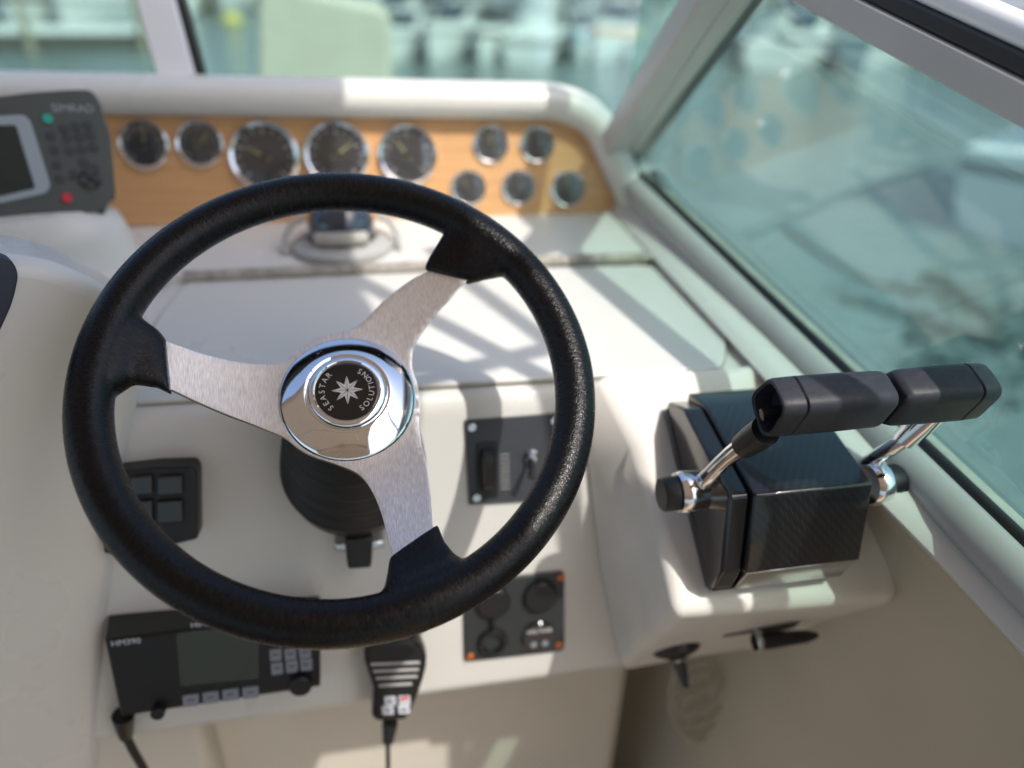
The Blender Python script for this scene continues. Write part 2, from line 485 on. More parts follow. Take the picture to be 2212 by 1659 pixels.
# ================================================================ SEA
bm = bmesh.new(); bmesh.ops.create_grid(bm, x_segments=8, y_segments=8, size=900)
for v in bm.verts: v.co.z = SEA
tag(obj('water', bm, water), kind='structure')

# ================================================================ HELM CONSOLE
FT = R(12)
FN = V((0, -math.cos(FT), math.sin(FT)))       # main face of the console
FP = V((0, .6, -.36))
def yz(y, z): return (y, z)
con = thing('helm_console', 'white gelcoat helm console with teak gauge panel and dashboard', 'helm console', (0, .6, -1.0))
fb = FP+V((0, -math.sin(FT), -math.cos(FT)))*.345   # lower edge of the face
prof = [(1.10, -.328), (.888, -.338), (.884, -.35), (.60, -.36), (fb.y, fb.z), (fb.y+.03, fb.z-.012), (.66, -.72), (1.10, -.72)]
rp = rpoly(prof, [.0, .012, .003, .022, .018, .008, .0, 0], 6)
obj('dashboard', prism(rp, -1.3, .42, axis='x'), gel, con, world=True)
# raised hatch lid on the sloping top
LP, LN = V((0, .60, -.36)), V((0, -.0352, .99938))
lid = Plate(900, 700, LP, LN)
o_ = lid.L([(256, 880), (1560, 802), (1572, 700), (1575, 645), (1420, 580), (420, 600), (345, 690)])
lidm = obj('hatch_lid', prism(rpoly(o_, [.02, .02, .004, .02, .03, .03, .02], 6), .0008, .005), gel, con, bevel=.0015)
lidm.matrix_basis = con.matrix_basis.inverted() @ lid.m
cen_ = V((sum(p[0] for p in o_)/7, sum(p[1] for p in o_)/7))
lg = obj('lid_seal', prism([tuple(cen_+(V(p)-cen_)*1.0+(V(p)-cen_).normalized()*.0022) for p in rpoly(o_, [.02, .02, .004, .02, .03, .03, .02], 6)], .0002, .0022), mat('seal_grey', (.33, .33, .31), .6), con)
lg.matrix_basis = con.matrix_basis.inverted() @ lid.m
# hinge strip at the step
st = thing('piano_hinge', 'thin brown grey hinge strip along the back of the dashboard hatch', 'hinge', at(900, 565, (0, .885, -.338), (0, -1, 0)))
pA = at(395, 573, (0, .885, 0), (0, 1, 0)); pB = at(1400, 546, (0, .885, 0), (0, 1, 0))
obj('leaf', box(((pA.x+pB.x)/2, .881, -.341), (pB.x-pA.x, .006, .016)), mat('hinge_metal', (.40, .37, .33), .55, .1, var=(80, .3)), st, world=True)
bm = bmesh.new()
k = pA.x
while k < pB.x:
    tube([(k, .8775, -.339), (k+.0095, .8775, -.339)], .0034, 8, bm); k += .0115
o_ = obj('knuckles', bm, bpy.data.materials['hinge_metal'], st, world=True); o_['kind'] = 'stuff'

# gauge panel
PN = V((0, -math.cos(R(15)), math.sin(R(15)))); PP = V((0, 1.05, -.325))
gp = Plate(700, 350, PP, PN)
pan_px = [(-420, 228), (220, 247), (700, 252), (1195, 258), (1240, 272), (1268, 300), (1345, 470), (-420, 500)]
pl = gp.L(pan_px)
o_ = obj('gauge_panel', prism(rpoly(pl, [0, 0, 0, .02, .015, .02, 0, 0]), -.02, 0), wood, con)
o_.matrix_basis = con.matrix_basis.inverted() @ gp.m
# brow around the gauge panel: a rounded hood swept along its top and right edge
path = [gp.m @ V((*p, 0)) for p in rpoly(gp.L([(-420, 240), (700, 253), (1200, 259), (1262, 285), (1350, 480)]), [0, .1, .05, .05, 0], 8)]
outd = []
for i, p in enumerate(path):
    t_ = (path[min(i+1, len(path)-1)]-path[max(i-1, 0)]).normalized()
    outd.append(t_.cross(PN) if t_.cross(PN).dot(V((.5, 0, 1))) > 0 else -t_.cross(PN))
sec = []
cs = [(.0, -.03), (.0, .012), (.004, .023), (.012, .029), (.022, .031), (.034, .026), (.044, .014), (.049, -.004), (.05, -.03), (.046, -.07), (.03, -.09)]
for p, d in zip(path, outd):
    sec.append([p+d*(a*1.05)+PN*(b*1.0) for a, b in cs])
obj('brow', loft(sec), gel, con, world=True)

# low mound carrying the chart plotter
mc = V((-.47, .90, -.34))
bm = bmesh.new()
prm = [(.0, .088), (.13, .088), (.165, .084), (.183, .07), (.19, .05), (.195, .02), (.21, .004), (.23, -.004)]
lathe(prm, 64, bm, Mx.Translation(mc) @ Mx.Diagonal((1.0, .45, 1, 1)))
obj('plotter_mound', bm, gel, con, world=True)

# left moulding
ea1 = at(250, 880, FP, FN); ea2 = at(160, 1560, FP, FN)
eg = (ea2-ea1).normalized()
ln = (eg.cross(V((-1, -.55, .0)).normalized())).normalized()
if ln.y > 0: ln = -ln
lp_ = ea1+ln*.012
lm = Plate(60, 900, lp_, ln)
lo = lm.L(h=-.07, pts=[(-700, 470), (-80, 505), (60, 519), (140, 550), (262, 616), (300, 690), (262, 790), (242, 900), (215, 1150), (190, 1400), (178, 1760), (-700, 1760)])
o_ = obj('side_moulding', prism(rpoly(lo, [0, .05, .05, .03, .03, .04, .05, .05, .05, .05, 0, 0], 6), -.09, 0), gel, con, bevel=.024, seg=6)
o_.matrix_basis = con.matrix_basis.inverted() @ lm.m
o_ = obj('dark_inset', prism(rpoly(lm.L([(-500, 520), (-20, 546), (24, 558), (40, 590), (28, 650), (-14, 742), (-500, 760)]), [0, .01, .012, .012, .012, .01, 0]), -.01, .002), navy, con, bevel=.001)
o_.matrix_basis = con.matrix_basis.inverted() @ lm.m

# throttle pod on the right
QN = V((0, -.602, .799)); QP = V((.269, .429, -.48))
def on_pod(px, py): return at(px, py, QP, QN)
top = [on_pod(1300, 800), on_pod(1375, 960), on_pod(1425, 1150), on_pod(1456, 1330), on_pod(1935, 1296), on_pod(1938, 1200), on_pod(1925, 1080), on_pod(1900, 900), on_pod(1800, 780)]
bot = [at(1230, 850, FP, FN), at(1262, 1020, FP, FN), at(1290, 1240, FP, FN), at(1338, 1452, FP, FN), at(1905, 1345, (0, .53, 0), (0, 1, 0))]
bl = bot[3]; br = bot[4]
bot += [br+V((.03, .05, .12)), br+V((.03, .15, .2)), V((.5, .62, -.42)), V((.5, .75, -.42))]
bm = bmesh.new()
tv = [bm.verts.new(p) for p in top]; bv = [bm.verts.new(p) for p in bot]
bm.faces.new(tv)
for i in range(9): bm.faces.new((tv[i], bv[i], bv[(i+1) % 9], tv[(i+1) % 9]))
bm.faces.new(bv[::-1])
obj('throttle_pod', bm, gel2, con, world=True, bevel=.011, seg=4)

# lower bulkhead and footwell
low = thing('footwell_bulkhead', 'cream bulkhead in the footwell below the console with a sunlit patch', 'bulkhead', (0, .8, -1.5))
BY = .70
def wall_y(px, y): return at(px, 1640, (0, y, 0), (0, 1, 0)).x
xl, xr = wall_y(478, BY), wall_y(1312, BY)
obj('panel', box(((xl+xr)/2, BY+.02, -1.15), (xr-xl, .04, .9)), gelb, low, world=True, bevel=.004)
obj('left_panel', box((xl-.35, BY, -1.15), (.7, .08, .9)), gelb, low, world=True, bevel=.012)
obj('right_recess', box((xr+.3, .95, -1.15), (.62, .04, .9)), gelb, low, world=True)
obj('recess_side', box((xr+.006, .82, -1.15), (.012, .22, .9)), gelb, low, world=True)
bm = box((0, -.6, -1.6), (4, 3.4, .06)); tag(obj('cockpit_floor', bm, mat('teak_deck', (.36, .27, .18), .7, var=(30, .08), bump=(300, .5, .001))), kind='structure')

# ---------------------------------------------------------------- starboard side: coaming, rail, windshield
GA = at(1350, 352, (0, 1.115, 0), (0, 1, 0)); GB = at(2212, 1180, (0, 0, -.375), (0, 0, 1))
gd = (GB-GA).normalized()
G0 = GA-gd*.02; G1 = GB+gd*.75
EL = [at(1325, 452, (0, 0, -.325), (0, 0, 1)), at(1520, 655, (0, 0, -.338), (0, 0, 1)), at(1700, 850, (0, 0, -.352), (0, 0, 1)), at(1930, 1092, (0, 0, -.378), (0, 0, 1)), at(2212, 1383, (0, 0, -.415), (0, 0, 1))]
EL = [EL[0]+(EL[0]-EL[1]).normalized()*.03]+EL+[EL[4]+gd*.7]
ELs = spline(EL, 6)
def e_at(y):
    for a, b in zip(ELs, ELs[1:]):
        if b.y <= y <= a.y: return lerp(a, b, (a.y-y)/(a.y-b.y))
    return ELs[0] if y > ELs[0].y else ELs[-1]
side = thing('starboard_coaming', 'cream gelcoat coaming and inner side below the starboard window', 'coaming', (.55, .5, -1.4))
secs = []
outs = []
for k in range(25):
    t = k/24
    g = lerp(G0, G1, t); e = e_at(g.y-.0)
    secs.append([g+V((.004, 0, -.002)), g+V((0, 0, -.003)), lerp(g, e, .3)+V((0, 0, -.006)), lerp(g, e, .7)+V((0, 0, -.002)), lerp(g, e, .92)+V((0, 0, .001)), e+V((-.004, 0, -.004)), e+V((-.003, 0, -.008)), e+V((.012, 0, -.022)), e+V((.05, 0, -.07)), e+V((.065, 0, -.5)), e+V((.065, 0, -1.2)), g+V((.6, 0, -1.2))])
    outs.append([g+V((.003, 0, -.001)), g+V((.022, 0, -.001)), g+V((.03, 0, -.006)), g+V((.036, 0, -.02)), g+V((.40, 0, -.5)), g+V((.36, 0, -.5))])
wallm = mat('beige_liner', (.50, .455, .365), .45, var=(4, .06), bump=(9, .08, .01))
cmo = obj('coaming_moulding', loft(secs), gel, side, world=True)
cmo.data.materials.append(wallm)
mi_ = side.matrix_basis
for p_ in cmo.data.polygons:
    if p_.index < 24*12 and p_.index % 12 in (6, 7, 8, 9, 10): p_.material_index = 1
obj('outer_gunwale', loft(outs), mat('grey_gunwale', (.30, .31, .27), .6, var=(20, .2)), side, world=True)  # outer strip darker and greyer than the gelcoat
# grey rounded rail under the gasket
rl = [lerp(G0, G1, t/12)+V((-.018, 0, -.008)) for t in range(13)]
obj('grey_rail', tube(rl, .0175, 16), trim_gray, side, world=True)

ws = thing('side_windshield', 'green tinted starboard side window in a grey frame beside the throttle', 'windshield', GA)
TM1, TM2 = ray(1800, 0)*.63, ray(2212, 205)*.49            # middle line of the top frame
td = (TM2-TM1).normalized()
GLN = td.cross(GB-TM2).normalized()
if GLN.x > 0: GLN = -GLN                       # faces inboard
def on_gl(px, py, h=0): return at(px, py, TM1+GLN*h, GLN)
T1, T2 = on_gl(1715, 0), on_gl(2212, 271)
td = (T2-T1).normalized()
TF = T1-td*.28; TA = T2+td*.55
upv = GLN.cross(td); upv = upv if upv.z > 0 else -upv
def wat(px, py):                                # distance above the T line on the glass plane
    return (on_gl(px, py)-T2).dot(upv)
h1 = wat(2212, 168); h2 = wat(2212, 108); h3 = wat(2212, 60)
bm = bmesh.new()
gA = [lerp(G0, G1, t/8) for t in range(9)]; gB = [lerp(TF, TA, t/8)+upv*.004 for t in range(9)]
gn = [[bm.verts.new(lerp(a, b_, k/6)) for k in range(7)] for a, b_ in zip(gA, gB)]
for a, b_ in zip(gn, gn[1:]):
    for k in range(6): bm.faces.new((a[k], a[k+1], b_[k+1], b_[k]))
o_ = obj('glass_pane', bm, glass, ws, world=True)
md = o_.modifiers.new('t', 'SOLIDIFY'); md.thickness = .004
gk = [lerp(G0, G1, t/6)+V((-.002, 0, .002)) for t in range(7)]
obj('gasket', tube(gk, .0085, 10), rubber, ws, world=True)
def bar(p0, p1, up, w, th0, th1):
    return slab([p0+GLN*th0, p1+GLN*th0, p1+up*w+GLN*th0, p0+up*w+GLN*th0], GLN*(th1-th0))
obj('top_frame', bar(TF, TA, upv, h1, .006, -.014), alu, ws, world=True, bevel=.002)
obj('black_seal', bar(TF+upv*h1, TA+upv*h1, upv, h2-h1, .004, -.014), rubber, ws, world=True, bevel=.003)
cp = (h2+h3)/2+.002
obj('cap_rail', tube([TF+upv*cp-GLN*.006, lerp(TF, TA, .5)+upv*cp-GLN*.006, TA+upv*cp-GLN*.006], (h3-h2)*.62+.003, 20), white_paint, ws, world=True)
# raked corner post between the base and the top frame
PT = TM1-(TM2-TM1).normalized()*.1
pln = (PT-GA).cross(V((1, .25, 0))).normalized()
if pln.y > 0: pln = -pln
def postbar(a, b, c, d, t0, t1): return slab([at(*q, GA, pln)+pln*t0 for q in (a, b, c, d)], pln*(t1-t0))
obj('corner_post', postbar((1535, -70), (1290, 345), (1331, 345), (1597, -70), .012, -.02), alu, ws, world=True, bevel=.004)
obj('corner_post', postbar((1600, -70), (1333, 345), (1352, 350), (1665, -70), .008, -.02), alu, ws, world=True, bevel=.004)
obj('post_seal', postbar((1666, -70), (1353, 350), (1372, 362), (1694, -70), .004, -.012), rubber, ws, world=True, bevel=.001)

# front windshield
WSP = V((0, 1.12, -.22)); WSN = V((0, -.97, .24)).normalized()
def on_ws(px, py, h=0): return at(px, py, WSP+WSN*h, WSN)
fw = thing('front_windshield', 'green tinted front windshield with a grey mullion behind the dashboard', 'windshield', WSP)
fa = on_ws(-500, 240); fb_ = on_ws(1320, 330); ft = on_ws(1590, -120); ftl = on_ws(-700, -120)
obj('glass_pane', slab([fa, fb_, ft, ftl], WSN*-.004), glass, fw, world=True, smooth=False)
def wsbar(a, b, c, d, t0, t1): return slab([on_ws(*a)+WSN*t0, on_ws(*b)+WSN*t0, on_ws(*c)+WSN*t0, on_ws(*d)+WSN*t0], WSN*(t1-t0))
obj('mullion', wsbar((268, -120), (348, 175), (430, 175), (350, -120), .018, -.02), white_paint, fw, world=True, bevel=.003)
obj('mullion_seal', wsbar((350, -120), (430, 175), (448, 175), (369, -120), .012, -.015), rubber, fw, world=True, bevel=.001)

# bimini over the helm (its edge draws the shade across the left half of the console)
bz = .78
P3 = at(850, 1300, FP, FN); P1 = at(740, 200, (0, 1.08, 0), (0, 1, 0))
mm = SD.cross(P1-P3).normalized()
ed = mm.cross(V((0, 0, 1))).normalized(); ed = ed if ed.y > 0 else -ed
e0 = P3+SD*((bz-P3.z)/SD.z)
bi = thing('bimini_top', 'tan canvas bimini top stretched over the helm on a steel frame', 'canopy', e0)
ea = e0-ed*3.0; ef = e0+ed*.86
secs = []
nseg = 12
for k in range(nseg+1):
    t = k/nseg
    a = lerp(ef, ea, t)
    row = []
    for j in range(13):
        u_ = j/12
        x_ = a.x-3.7*u_
        row.append(V((x_, a.y, bz+.16*math.sin(math.pi*u_)**.8+.02*math.sin(t*math.pi*3)**2)))
    secs.append(row)
bm = bmesh.new()
gv = [[bm.verts.new(p) for p in r_] for r_ in secs]
for a_, b_ in zip(gv, gv[1:]):
    for k in range(12): bm.faces.new((a_[k], a_[k+1], b_[k+1], b_[k]))
o_ = obj('canvas', bm, tan, bi, world=True)
md = o_.modifiers.new('t', 'SOLIDIFY'); md.thickness = .003
row_ = secs[-1]
cu_ = []
for k in range(7):
    cu_.append([p+V((.012*math.sin(j*2.1+k), -.05*k/6+.02*math.sin(j*1.3), -k/6*(1.25+.9*(p.z-bz)))) for j, p in enumerate(row_)])
bm = bmesh.new()
gv = [[bm.verts.new(p) for p in r2] for r2 in cu_]
for a_, b_ in zip(gv, gv[1:]):
    for k in range(12): bm.faces.new((a_[k], a_[k+1], b_[k+1], b_[k]))
o_ = obj('aft_fill_curtain', bm, tan, bi, world=True)  # unseen curtain, added to brown the hub reflection and warm the fill
md = o_.modifiers.new('t', 'SOLIDIFY'); md.thickness = .003
for t in (0, .5, 1):
    r_ = secs[int(t*nseg)]
    obj('hoop', tube([p+V((0, 0, -.016)) for p in r_], .012, 10), steel, bi, world=True)
for t in (0, 1):
    r_ = secs[int(t*nseg)]
    q = r_[12]+V((0, 0, -.016))
    obj('strut', tube([q, V((q.x-.1, -.4, -1.2))], .012, 10), steel, bi, world=True)

vz = bz-.05
def up_to(px, py, z=vz):
    p = at(px, py, (0, 0, -.352), (0, 0, 1)); return p+SD*((z-p.z)/SD.z)
va, vb, vc = up_to(1198, 748), up_to(1000, 612), up_to(960, 806)  # unseen V bars, added to cast the V-shaped shadow on the lid
obj('shadow_brace', tube([va, vb+(vb-va)*.5], .012, 10), steel, bi, world=True)
obj('shadow_brace', tube([va, vc+(vc-va)*.5], .012, 10), steel, bi, world=True)

# ================================================================ GAUGES
def gauge_proto():
    g = thing('gauge', None, 'gauge')
    obj('bezel', lathe([(.84, 0), (.84, .10), (.88, .18), (.94, .2), (1, .15), (1.02, .02), (1.02, 0)], 48), chrome2, g)
    obj('dial', disc(.86, 0, .03), dialm, g)
    bm = bmesh.new()
    for k in range(13):
        a = R(225-270*k/12); r0 = .62 if k % 3 == 0 else .7
        rot = Mx.Rotation(a, 4, 'Z')
        bmesh.ops.create_cube(bm, size=1, matrix=rot @ Mx.Translation(((r0+.8)/2, 0, .036)) @ Mx.Diagonal((.8-r0, .035, .006, 1)))
    obj('scale_marks', bm, ink, g)
    return g
def gauge_extra(g, ang):
    bm = bmesh.new(); rot = Mx.Rotation(R(ang), 4, 'Z')
    prism([(-.15, -.04), (.62, -.012), (.62, .012), (-.15, .04)], .05, .06, bm); bmesh.ops.transform(bm, matrix=rot, verts=bm.verts)
    obj('needle', bm, needle_y, g)
    obj('needle_hub', disc(.1, .045, .075, seg=20), blackp, g)
proto = gauge_proto()
lensm = lathe([(0, .17), (.3, .165), (.6, .145), (.86, .1)], 40)
obj('lens', lensm, lens_g, proto)
gl_ = [(312, 313, 102, 'small chrome-rimmed gauge at the plotter end of the panel', 210), (432, 311, 97, 'small chrome-rimmed gauge second from the chart plotter', 150),
       (572, 338, 146, 'large round gauge nearest the two small plotter-side gauges', 175), (728, 334, 138, 'large round gauge in the middle of its trio above the compass', 60),
       (880, 335, 126, 'large round gauge nearest the cluster of five small ones', 170), (1060, 312, 78, 'small gauge in the upper row of the cluster, beside the large gauge', 100),
       (1160, 312, 76, 'small gauge in the upper row of the cluster, nearest the windshield post', 60), (1012, 406, 76, 'small gauge in the lower row of the cluster, closest to the wheel rim', 120),
       (1120, 405, 74, 'small gauge in the middle of the lower row of three', 200), (1227, 408, 77, 'small gauge at the sloping end of the panel, lower row', 45)]
for i, (px, py, wd, lab, ang) in enumerate(gl_):
    g = proto if i == 0 else copy_tree(proto)
    r_ = gp.r(px, py, wd/2)
    m = frame(at(px, py, PP, PN), PN)
    g.matrix_world = m @ Mx.Diagonal((r_, r_, r_, 1))
    g['label'] = lab; g['group'] = 'gauges on the wood panel'
for g in [o for o in C.objects if o.get('category') == 'gauge']:
    gauge_extra(g, random.uniform(20, 220))

# ================================================================ COMPASS
cpo = at(742, 535, (0, 0, -.336), (0, 0, 1))
cm = thing('compass', 'round black compass with cream card standing on the dashboard below the gauges', 'compass', cpo+V((0, .0, .0)))
obj('base_ring', lathe([(0, 0), (.066, 0), (.066, .008), (.058, .014), (.045, .016), (.045, .01), (0, .01)], 48), trim_gray, cm)
obj('dome', lathe([(.041, .012), (.043, .03), (.04, .046), (.03, .06), (.015, .067), (0, .069)], 40), mat('compass_dome', (.02, .03, .05), .08, coat=1), cm)
bm = bmesh.new(); tube([(-.03, -.036, .024), (-.015, -.043, .026), (0, -.0445, .027), (.015, -.043, .026), (.03, -.036, .024)], .009, 10, bm)
obj('card_window', bm, compass_g, cm)
for sx in (-1, 1):
    obj('bracket', tube([(sx*.072, -.02, .0), (sx*.07, -.01, .02), (sx*.062, .0, .034), (sx*.046, .005, .04)], .0045, 10), trim_gray, cm)

# ================================================================ CHART PLOTTER
cn = V((.30, -.86, .34)).normalized()
cplate = Plate(120, 340, dep(120, 340, .80), cn)
cp_ = thing('chart_plotter', 'grey chart plotter with dark screen and keypad standing at the far end of the dash', 'chart plotter', cplate.m)
outl = cplate.L([(-330, 250), (-60, 215), (60, 200), (140, 194), (196, 193), (214, 215), (228, 262), (240, 292), (250, 425), (232, 432), (232, 452), (0, 500), (-330, 545)])
obj('case', prism(rpoly(outl, .008, 4), -.05, 0), grayp, cp_, bevel=.004, seg=3)
obj('skirt', prism(cplate.L([(-300, 520), (0, 490), (225, 450), (228, 462), (0, 512), (-300, 560)]), -.07, -.006), blackp, cp_, bevel=.003)
bz_ = obj('screen_bezel', prism(rpoly(cplate.L([(-420, 262), (-60, 254), (52, 248), (66, 262), (110, 402), (100, 418), (0, 440), (-420, 490)]), [.0, 0, .008, .01, .01, .01, 0, 0]), 0, .002), ltgray, cp_, bevel=.0008)
obj('screen', prism(rpoly(cplate.L([(-360, 284), (35, 271), (77, 407), (0, 424), (-360, 458)]), .003), .0015, .003), screen, cp_)
def cyl_at(parent, plate, px, py, w, h0, h1, m, name, sx=1):
    x, y = plate.l(px, py); r_ = plate.r(px, py, w/2)
    return obj(name, disc(r_, h0, h1, m=Mx.Translation((x, y, 0)) @ Mx.Diagonal((sx, 1, 1, 1)), seg=28), m, parent)
cyl_at(cp_, cplate, 103, 257, 20, 0, .003, green, 'power_key')
cyl_at(cp_, cplate, 145, 428, 20, 0, .003, red, 'red_key')
x, y = cplate.l(158, 235)
obj('brand_print', text_bm('SIMRAD', .0115, Mx.Translation((x, y, .0005)) @ Mx.Rotation(R(2), 4, 'Z')), ltgray, cp_)
for px, py in [(140, 278), (166, 273), (190, 270), (110, 293), (146, 298), (172, 296), (196, 292), (118, 325), (152, 325), (178, 322), (203, 318), (123, 356), (181, 350), (129, 386), (160, 377), (205, 364)]:
    cyl_at(cp_, cplate, px, py, 19, 0, .002, grayk, 'key')
pd = cyl_at(cp_, cplate, 194, 388, 44, 0, .0012, blackp, 'cursor_pad')
for dx, dy in ((-2, -14), (2, 14), (-14, 2), (14, -3)):
    cyl_at(cp_, cplate, 194+dx, 388+dy, 17, .001, .004, grayk, 'arrow_key')

# ================================================================ FACE FITTINGS
def face(px, py): return Plate(px, py, FP, FN)
# --- upper switch plate
f = face(1105, 985)
sw = thing('switch_plate', 'dark grey plate with toggle switch and thumbwheel seen through the wheel', 'switch panel', f.m)
dgray = mat('anodised_plate', (.05, .055, .065), .45, .2, var=(40, .06))
obj('plate', prism(f.L([(1003, 907), (1214, 890), (1207, 1076), (1013, 1088)]), 0, .003), dgray, sw, bevel=.0006)
for px, py in ((1018, 919), (1028, 1070), (1195, 905), (1192, 1062)):
    cyl_at(sw, f, px, py, 19, .003, .0065, steel, 'screw')
x, y = f.l(1052, 1010); rr_ = f.r(1052, 1010, 1)
obj('thumbwheel', lathe([(0, -.5), (.85, -.5), (1, -.35), (1, .35), (.85, .5), (0, .5)], 40, m=Mx.Translation((x, y, -.004)) @ Mx.Rotation(R(90), 4, 'Y') @ Mx.Diagonal((rr_*52, rr_*52, rr_*30, 1))), blackp, sw)
obj('thumbwheel_slot', prism(rpoly([(x-rr_*24, y-rr_*70), (x+rr_*22, y-rr_*70), (x+rr_*22, y+rr_*62), (x-rr_*24, y+rr_*62)], .004), .0005, .0042), blackp, sw)
bm = bmesh.new()
for k in range(9):
    box((x+rr_*38, y+rr_*(30-k*10), .0034), (rr_*20, rr_*1.6, .0006), bm)
o_ = obj('scale_marks', bm, trim_gray, sw)
x, y = f.l(1146, 982)
obj('toggle_nut', lathe([(0, .003), (.0075, .003), (.0075, .006), (.005, .009), (.0042, .011), (0, .011)], 20, m=Mx.Translation((x, y, 0))), steel, sw)
obj('toggle_lever', tube([(x, y, .008), (x-.002, y-.004, .018), (x-.005, y-.012, .028)], [.002, .0026, .004], 12), blackp, sw)

# --- lower socket panel
f = face(1110, 1330)
sp = thing('socket_panel', 'black four-socket panel with orange corner screws below the wheel', 'socket panel', f.m)
po = f.L([(1000, 1253), (1218, 1231), (1217, 1401), (1003, 1425)])
obj('plate', prism(rpoly(po, .006), 0, .004), mat('socket_plate', (.022, .026, .028), .45, bump=(500, .2, .0003)), sp, bevel=.001)
for px, py in ((1209, 1243), (1207, 1388), (1015, 1413), (1012, 1266)):
    cyl_at(sp, f, px, py, 16, .003, .0055, orange, 'screw')
for px, py in ((1165, 1281), (1063, 1294)):
    c_ = cyl_at(sp, f, px, py, 74, .003, .011, blackp, 'socket_cap')
x, y = f.l(1161, 1368); r_ = f.r(1161, 1368, 37)
vm = obj('usb_charger', disc(r_, .003, .008, m=Mx.Translation((x, y, 0))), blackg, sp)
obj('print', text_bm('VOLTAGE', .0062, Mx.Translation((x+.0004, y+.0085, .0082))), ink, vm)
for dx in (-.006, .0065):
    obj('port_light', disc(.0035, .008, .0088, m=Mx.Translation((x+dx, y-.008, 0)), seg=20), keyb, vm)
x, y = f.l(1062, 1381); r_ = f.r(1062, 1381, 33)
obj('lighter_socket', lathe([(r_, .003), (r_, .007), (r_*.92, .009), (r_*.68, .009), (r_*.62, .006), (r_*.6, -.02), (0, -.02)], 40, m=Mx.Translation((x, y, 0))), blackp, sp)
obj('cap_strap', tube([(x+.002, y+r_*1.05, .006), (x-.001, y+r_*1.5, .007), (x, y+r_*2.0, .008)], .0022, 8), blackp, sp)

# --- left rocker box
f = face(345, 1075)
tb = thing('rocker_box', 'black rocker switch box half hidden behind the wheel rim at its lower side', 'switch box', f.m)
tp_ = f.L([(238, 1001), (347, 988), (427, 986), (437, 1000), (438, 1140), (362, 1158), (268, 1172), (240, 1170)])
obj('case', prism(rpoly(tp_, .003), 0, .022), blackp, tb, bevel=.003, seg=3)
for x0, x1 in ((281, 332), (340, 397)):
    for y0, y1 in ((1027, 1068), (1080, 1128)):
        pts = f.L([(x0, y0), (x1, y0-4), (x1+1, y1-4), (x0+1, y1)], .022)
        obj('rocker', prism(rpoly(pts, .003), .021, .026), blackg, tb, bevel=.0015)

# --- steering column boot
f = face(765, 1000)
base = at(765, 1004, FP, FN)
CW = V((-.02807463, .49238855, -.27605331)); WN = V((.0320222, -.57621583, .81667)).normalized()
hubc = at(752, 866, CW+WN*-.034, WN)
ax = (hubc-base)
colm = thing('steering_column', 'ribbed black rubber boot of the tilting steering column behind the hub', 'steering column', frame(base, ax))
prof_ = []
Lc = ax.length
for k in range(61):
    t = k/60
    rr_ = .066*(1-t)**.5*.5+.033+.0018*math.sin(t*2*math.pi*11)
    prof_.append((rr_ if t < .97 else .03, Lc*(t*.93)+.004))
prof_ = [(0, -.02), (.064, -.02)]+prof_+[(0, Lc*.93)]
obj('boot', lathe(prof_, 56), rubber, colm)
f2 = face(770, 1160)
obj('lever_bracket', box((0, 0, 0), (1, 1, 1), rot=None), trim_gray, colm)  # replaced below
bpy.data.objects.remove([o for o in colm.children if o.name.startswith('lever_bracket')][0])
a_ = [f2.m @ V((*p, 0)) for p in f2.L([(722, 1152), (828, 1146), (830, 1162), (724, 1168)])]
obj('bracket', slab(a_, FN*.02), steel, colm, world=True, bevel=.002)
a_ = [f2.m @ V((*p, .02)) for p in f2.L([(744, 1150), (806, 1146), (802, 1214), (752, 1217)], .02)]
obj('tilt_lever', slab(a_, FN*.012), blackp, colm, world=True, bevel=.003)

# ================================================================ RADIO
f = face(460, 1440)
rd = thing('vhf_radio', 'black marine radio with grey keys and dark display below the wheel', 'radio', f.m)
D_ = .036
bk_ = rpoly(f.L([(234, 1328), (690, 1286), (690, 1468), (262, 1528)], 0), .002)
ft_ = rpoly(f.L([(226, 1380), (692, 1322), (692, 1482), (262, 1547)], D_), .002)
obj('case', loft([[V((p[0], p[1], 0)) for p in bk_], [V((p[0], p[1], D_)) for p in ft_]]), blackp, rd, bevel=.004, seg=3)
def rL(pts, h=D_): return f.L(pts, h)
obj('faceplate', prism(rpoly(rL([(232, 1384), (690, 1322), (690, 1478), (264, 1535)]), .005), D_-.001, D_+.0022), blackp, rd, bevel=.0012)
obj('display', prism(rpoly(rL([(381, 1369), (559, 1346), (559, 1465), (389, 1481)], D_+.003), .003), D_+.002, D_+.0036), lcd, rd)
def quadkey(parent, f, c, w, h, z, m, name, slope=-.12):
    px, py = c
    pts = f.L([(px-w/2, py-h/2-slope*-w/2*-1 if False else py-h/2+slope*-w/2), (px+w/2, py-h/2+slope*w/2), (px+w/2+1, py+h/2+slope*w/2), (px-w/2+2, py+h/2+slope*-w/2)], z)
    return obj(name, prism(rpoly(pts, .0012), z-.001, z+.0022), m, parent, bevel=.0006)
for c in ((412, 1511), (455, 1505), (498, 1499), (541, 1494)): quadkey(rd, f, c, 35, 24, D_+.002, keyb, 'soft_key')
for c in ((595, 1413), (627, 1411), (658, 1407), (598, 1442), (630, 1438), (661, 1434)): quadkey(rd, f, c, 26, 25, D_+.002, keyb, 'function_key')
for c, w_ in (((344, 1532), 27), ((650, 1474), 44)):
    x, y = f.l(*c, D_+.004); r_ = f.r(*c, w_/2)
    obj('knob', disc(r_, D_, D_+.012, m=Mx.Translation((x, y, 0))), blackp, rd)
for c in ((412, 1512), (455, 1506), (498, 1500), (541, 1495), (595, 1414), (627, 1412), (658, 1408), (598, 1443), (630, 1439), (661, 1435)):
    x, y = f.l(*c, D_+.0042)
    obj('legend', box((x, y, D_+.0043), (.0058, .0011, .0004)), navy, rd)
x, y = f.l(272, 1386, D_+.002)
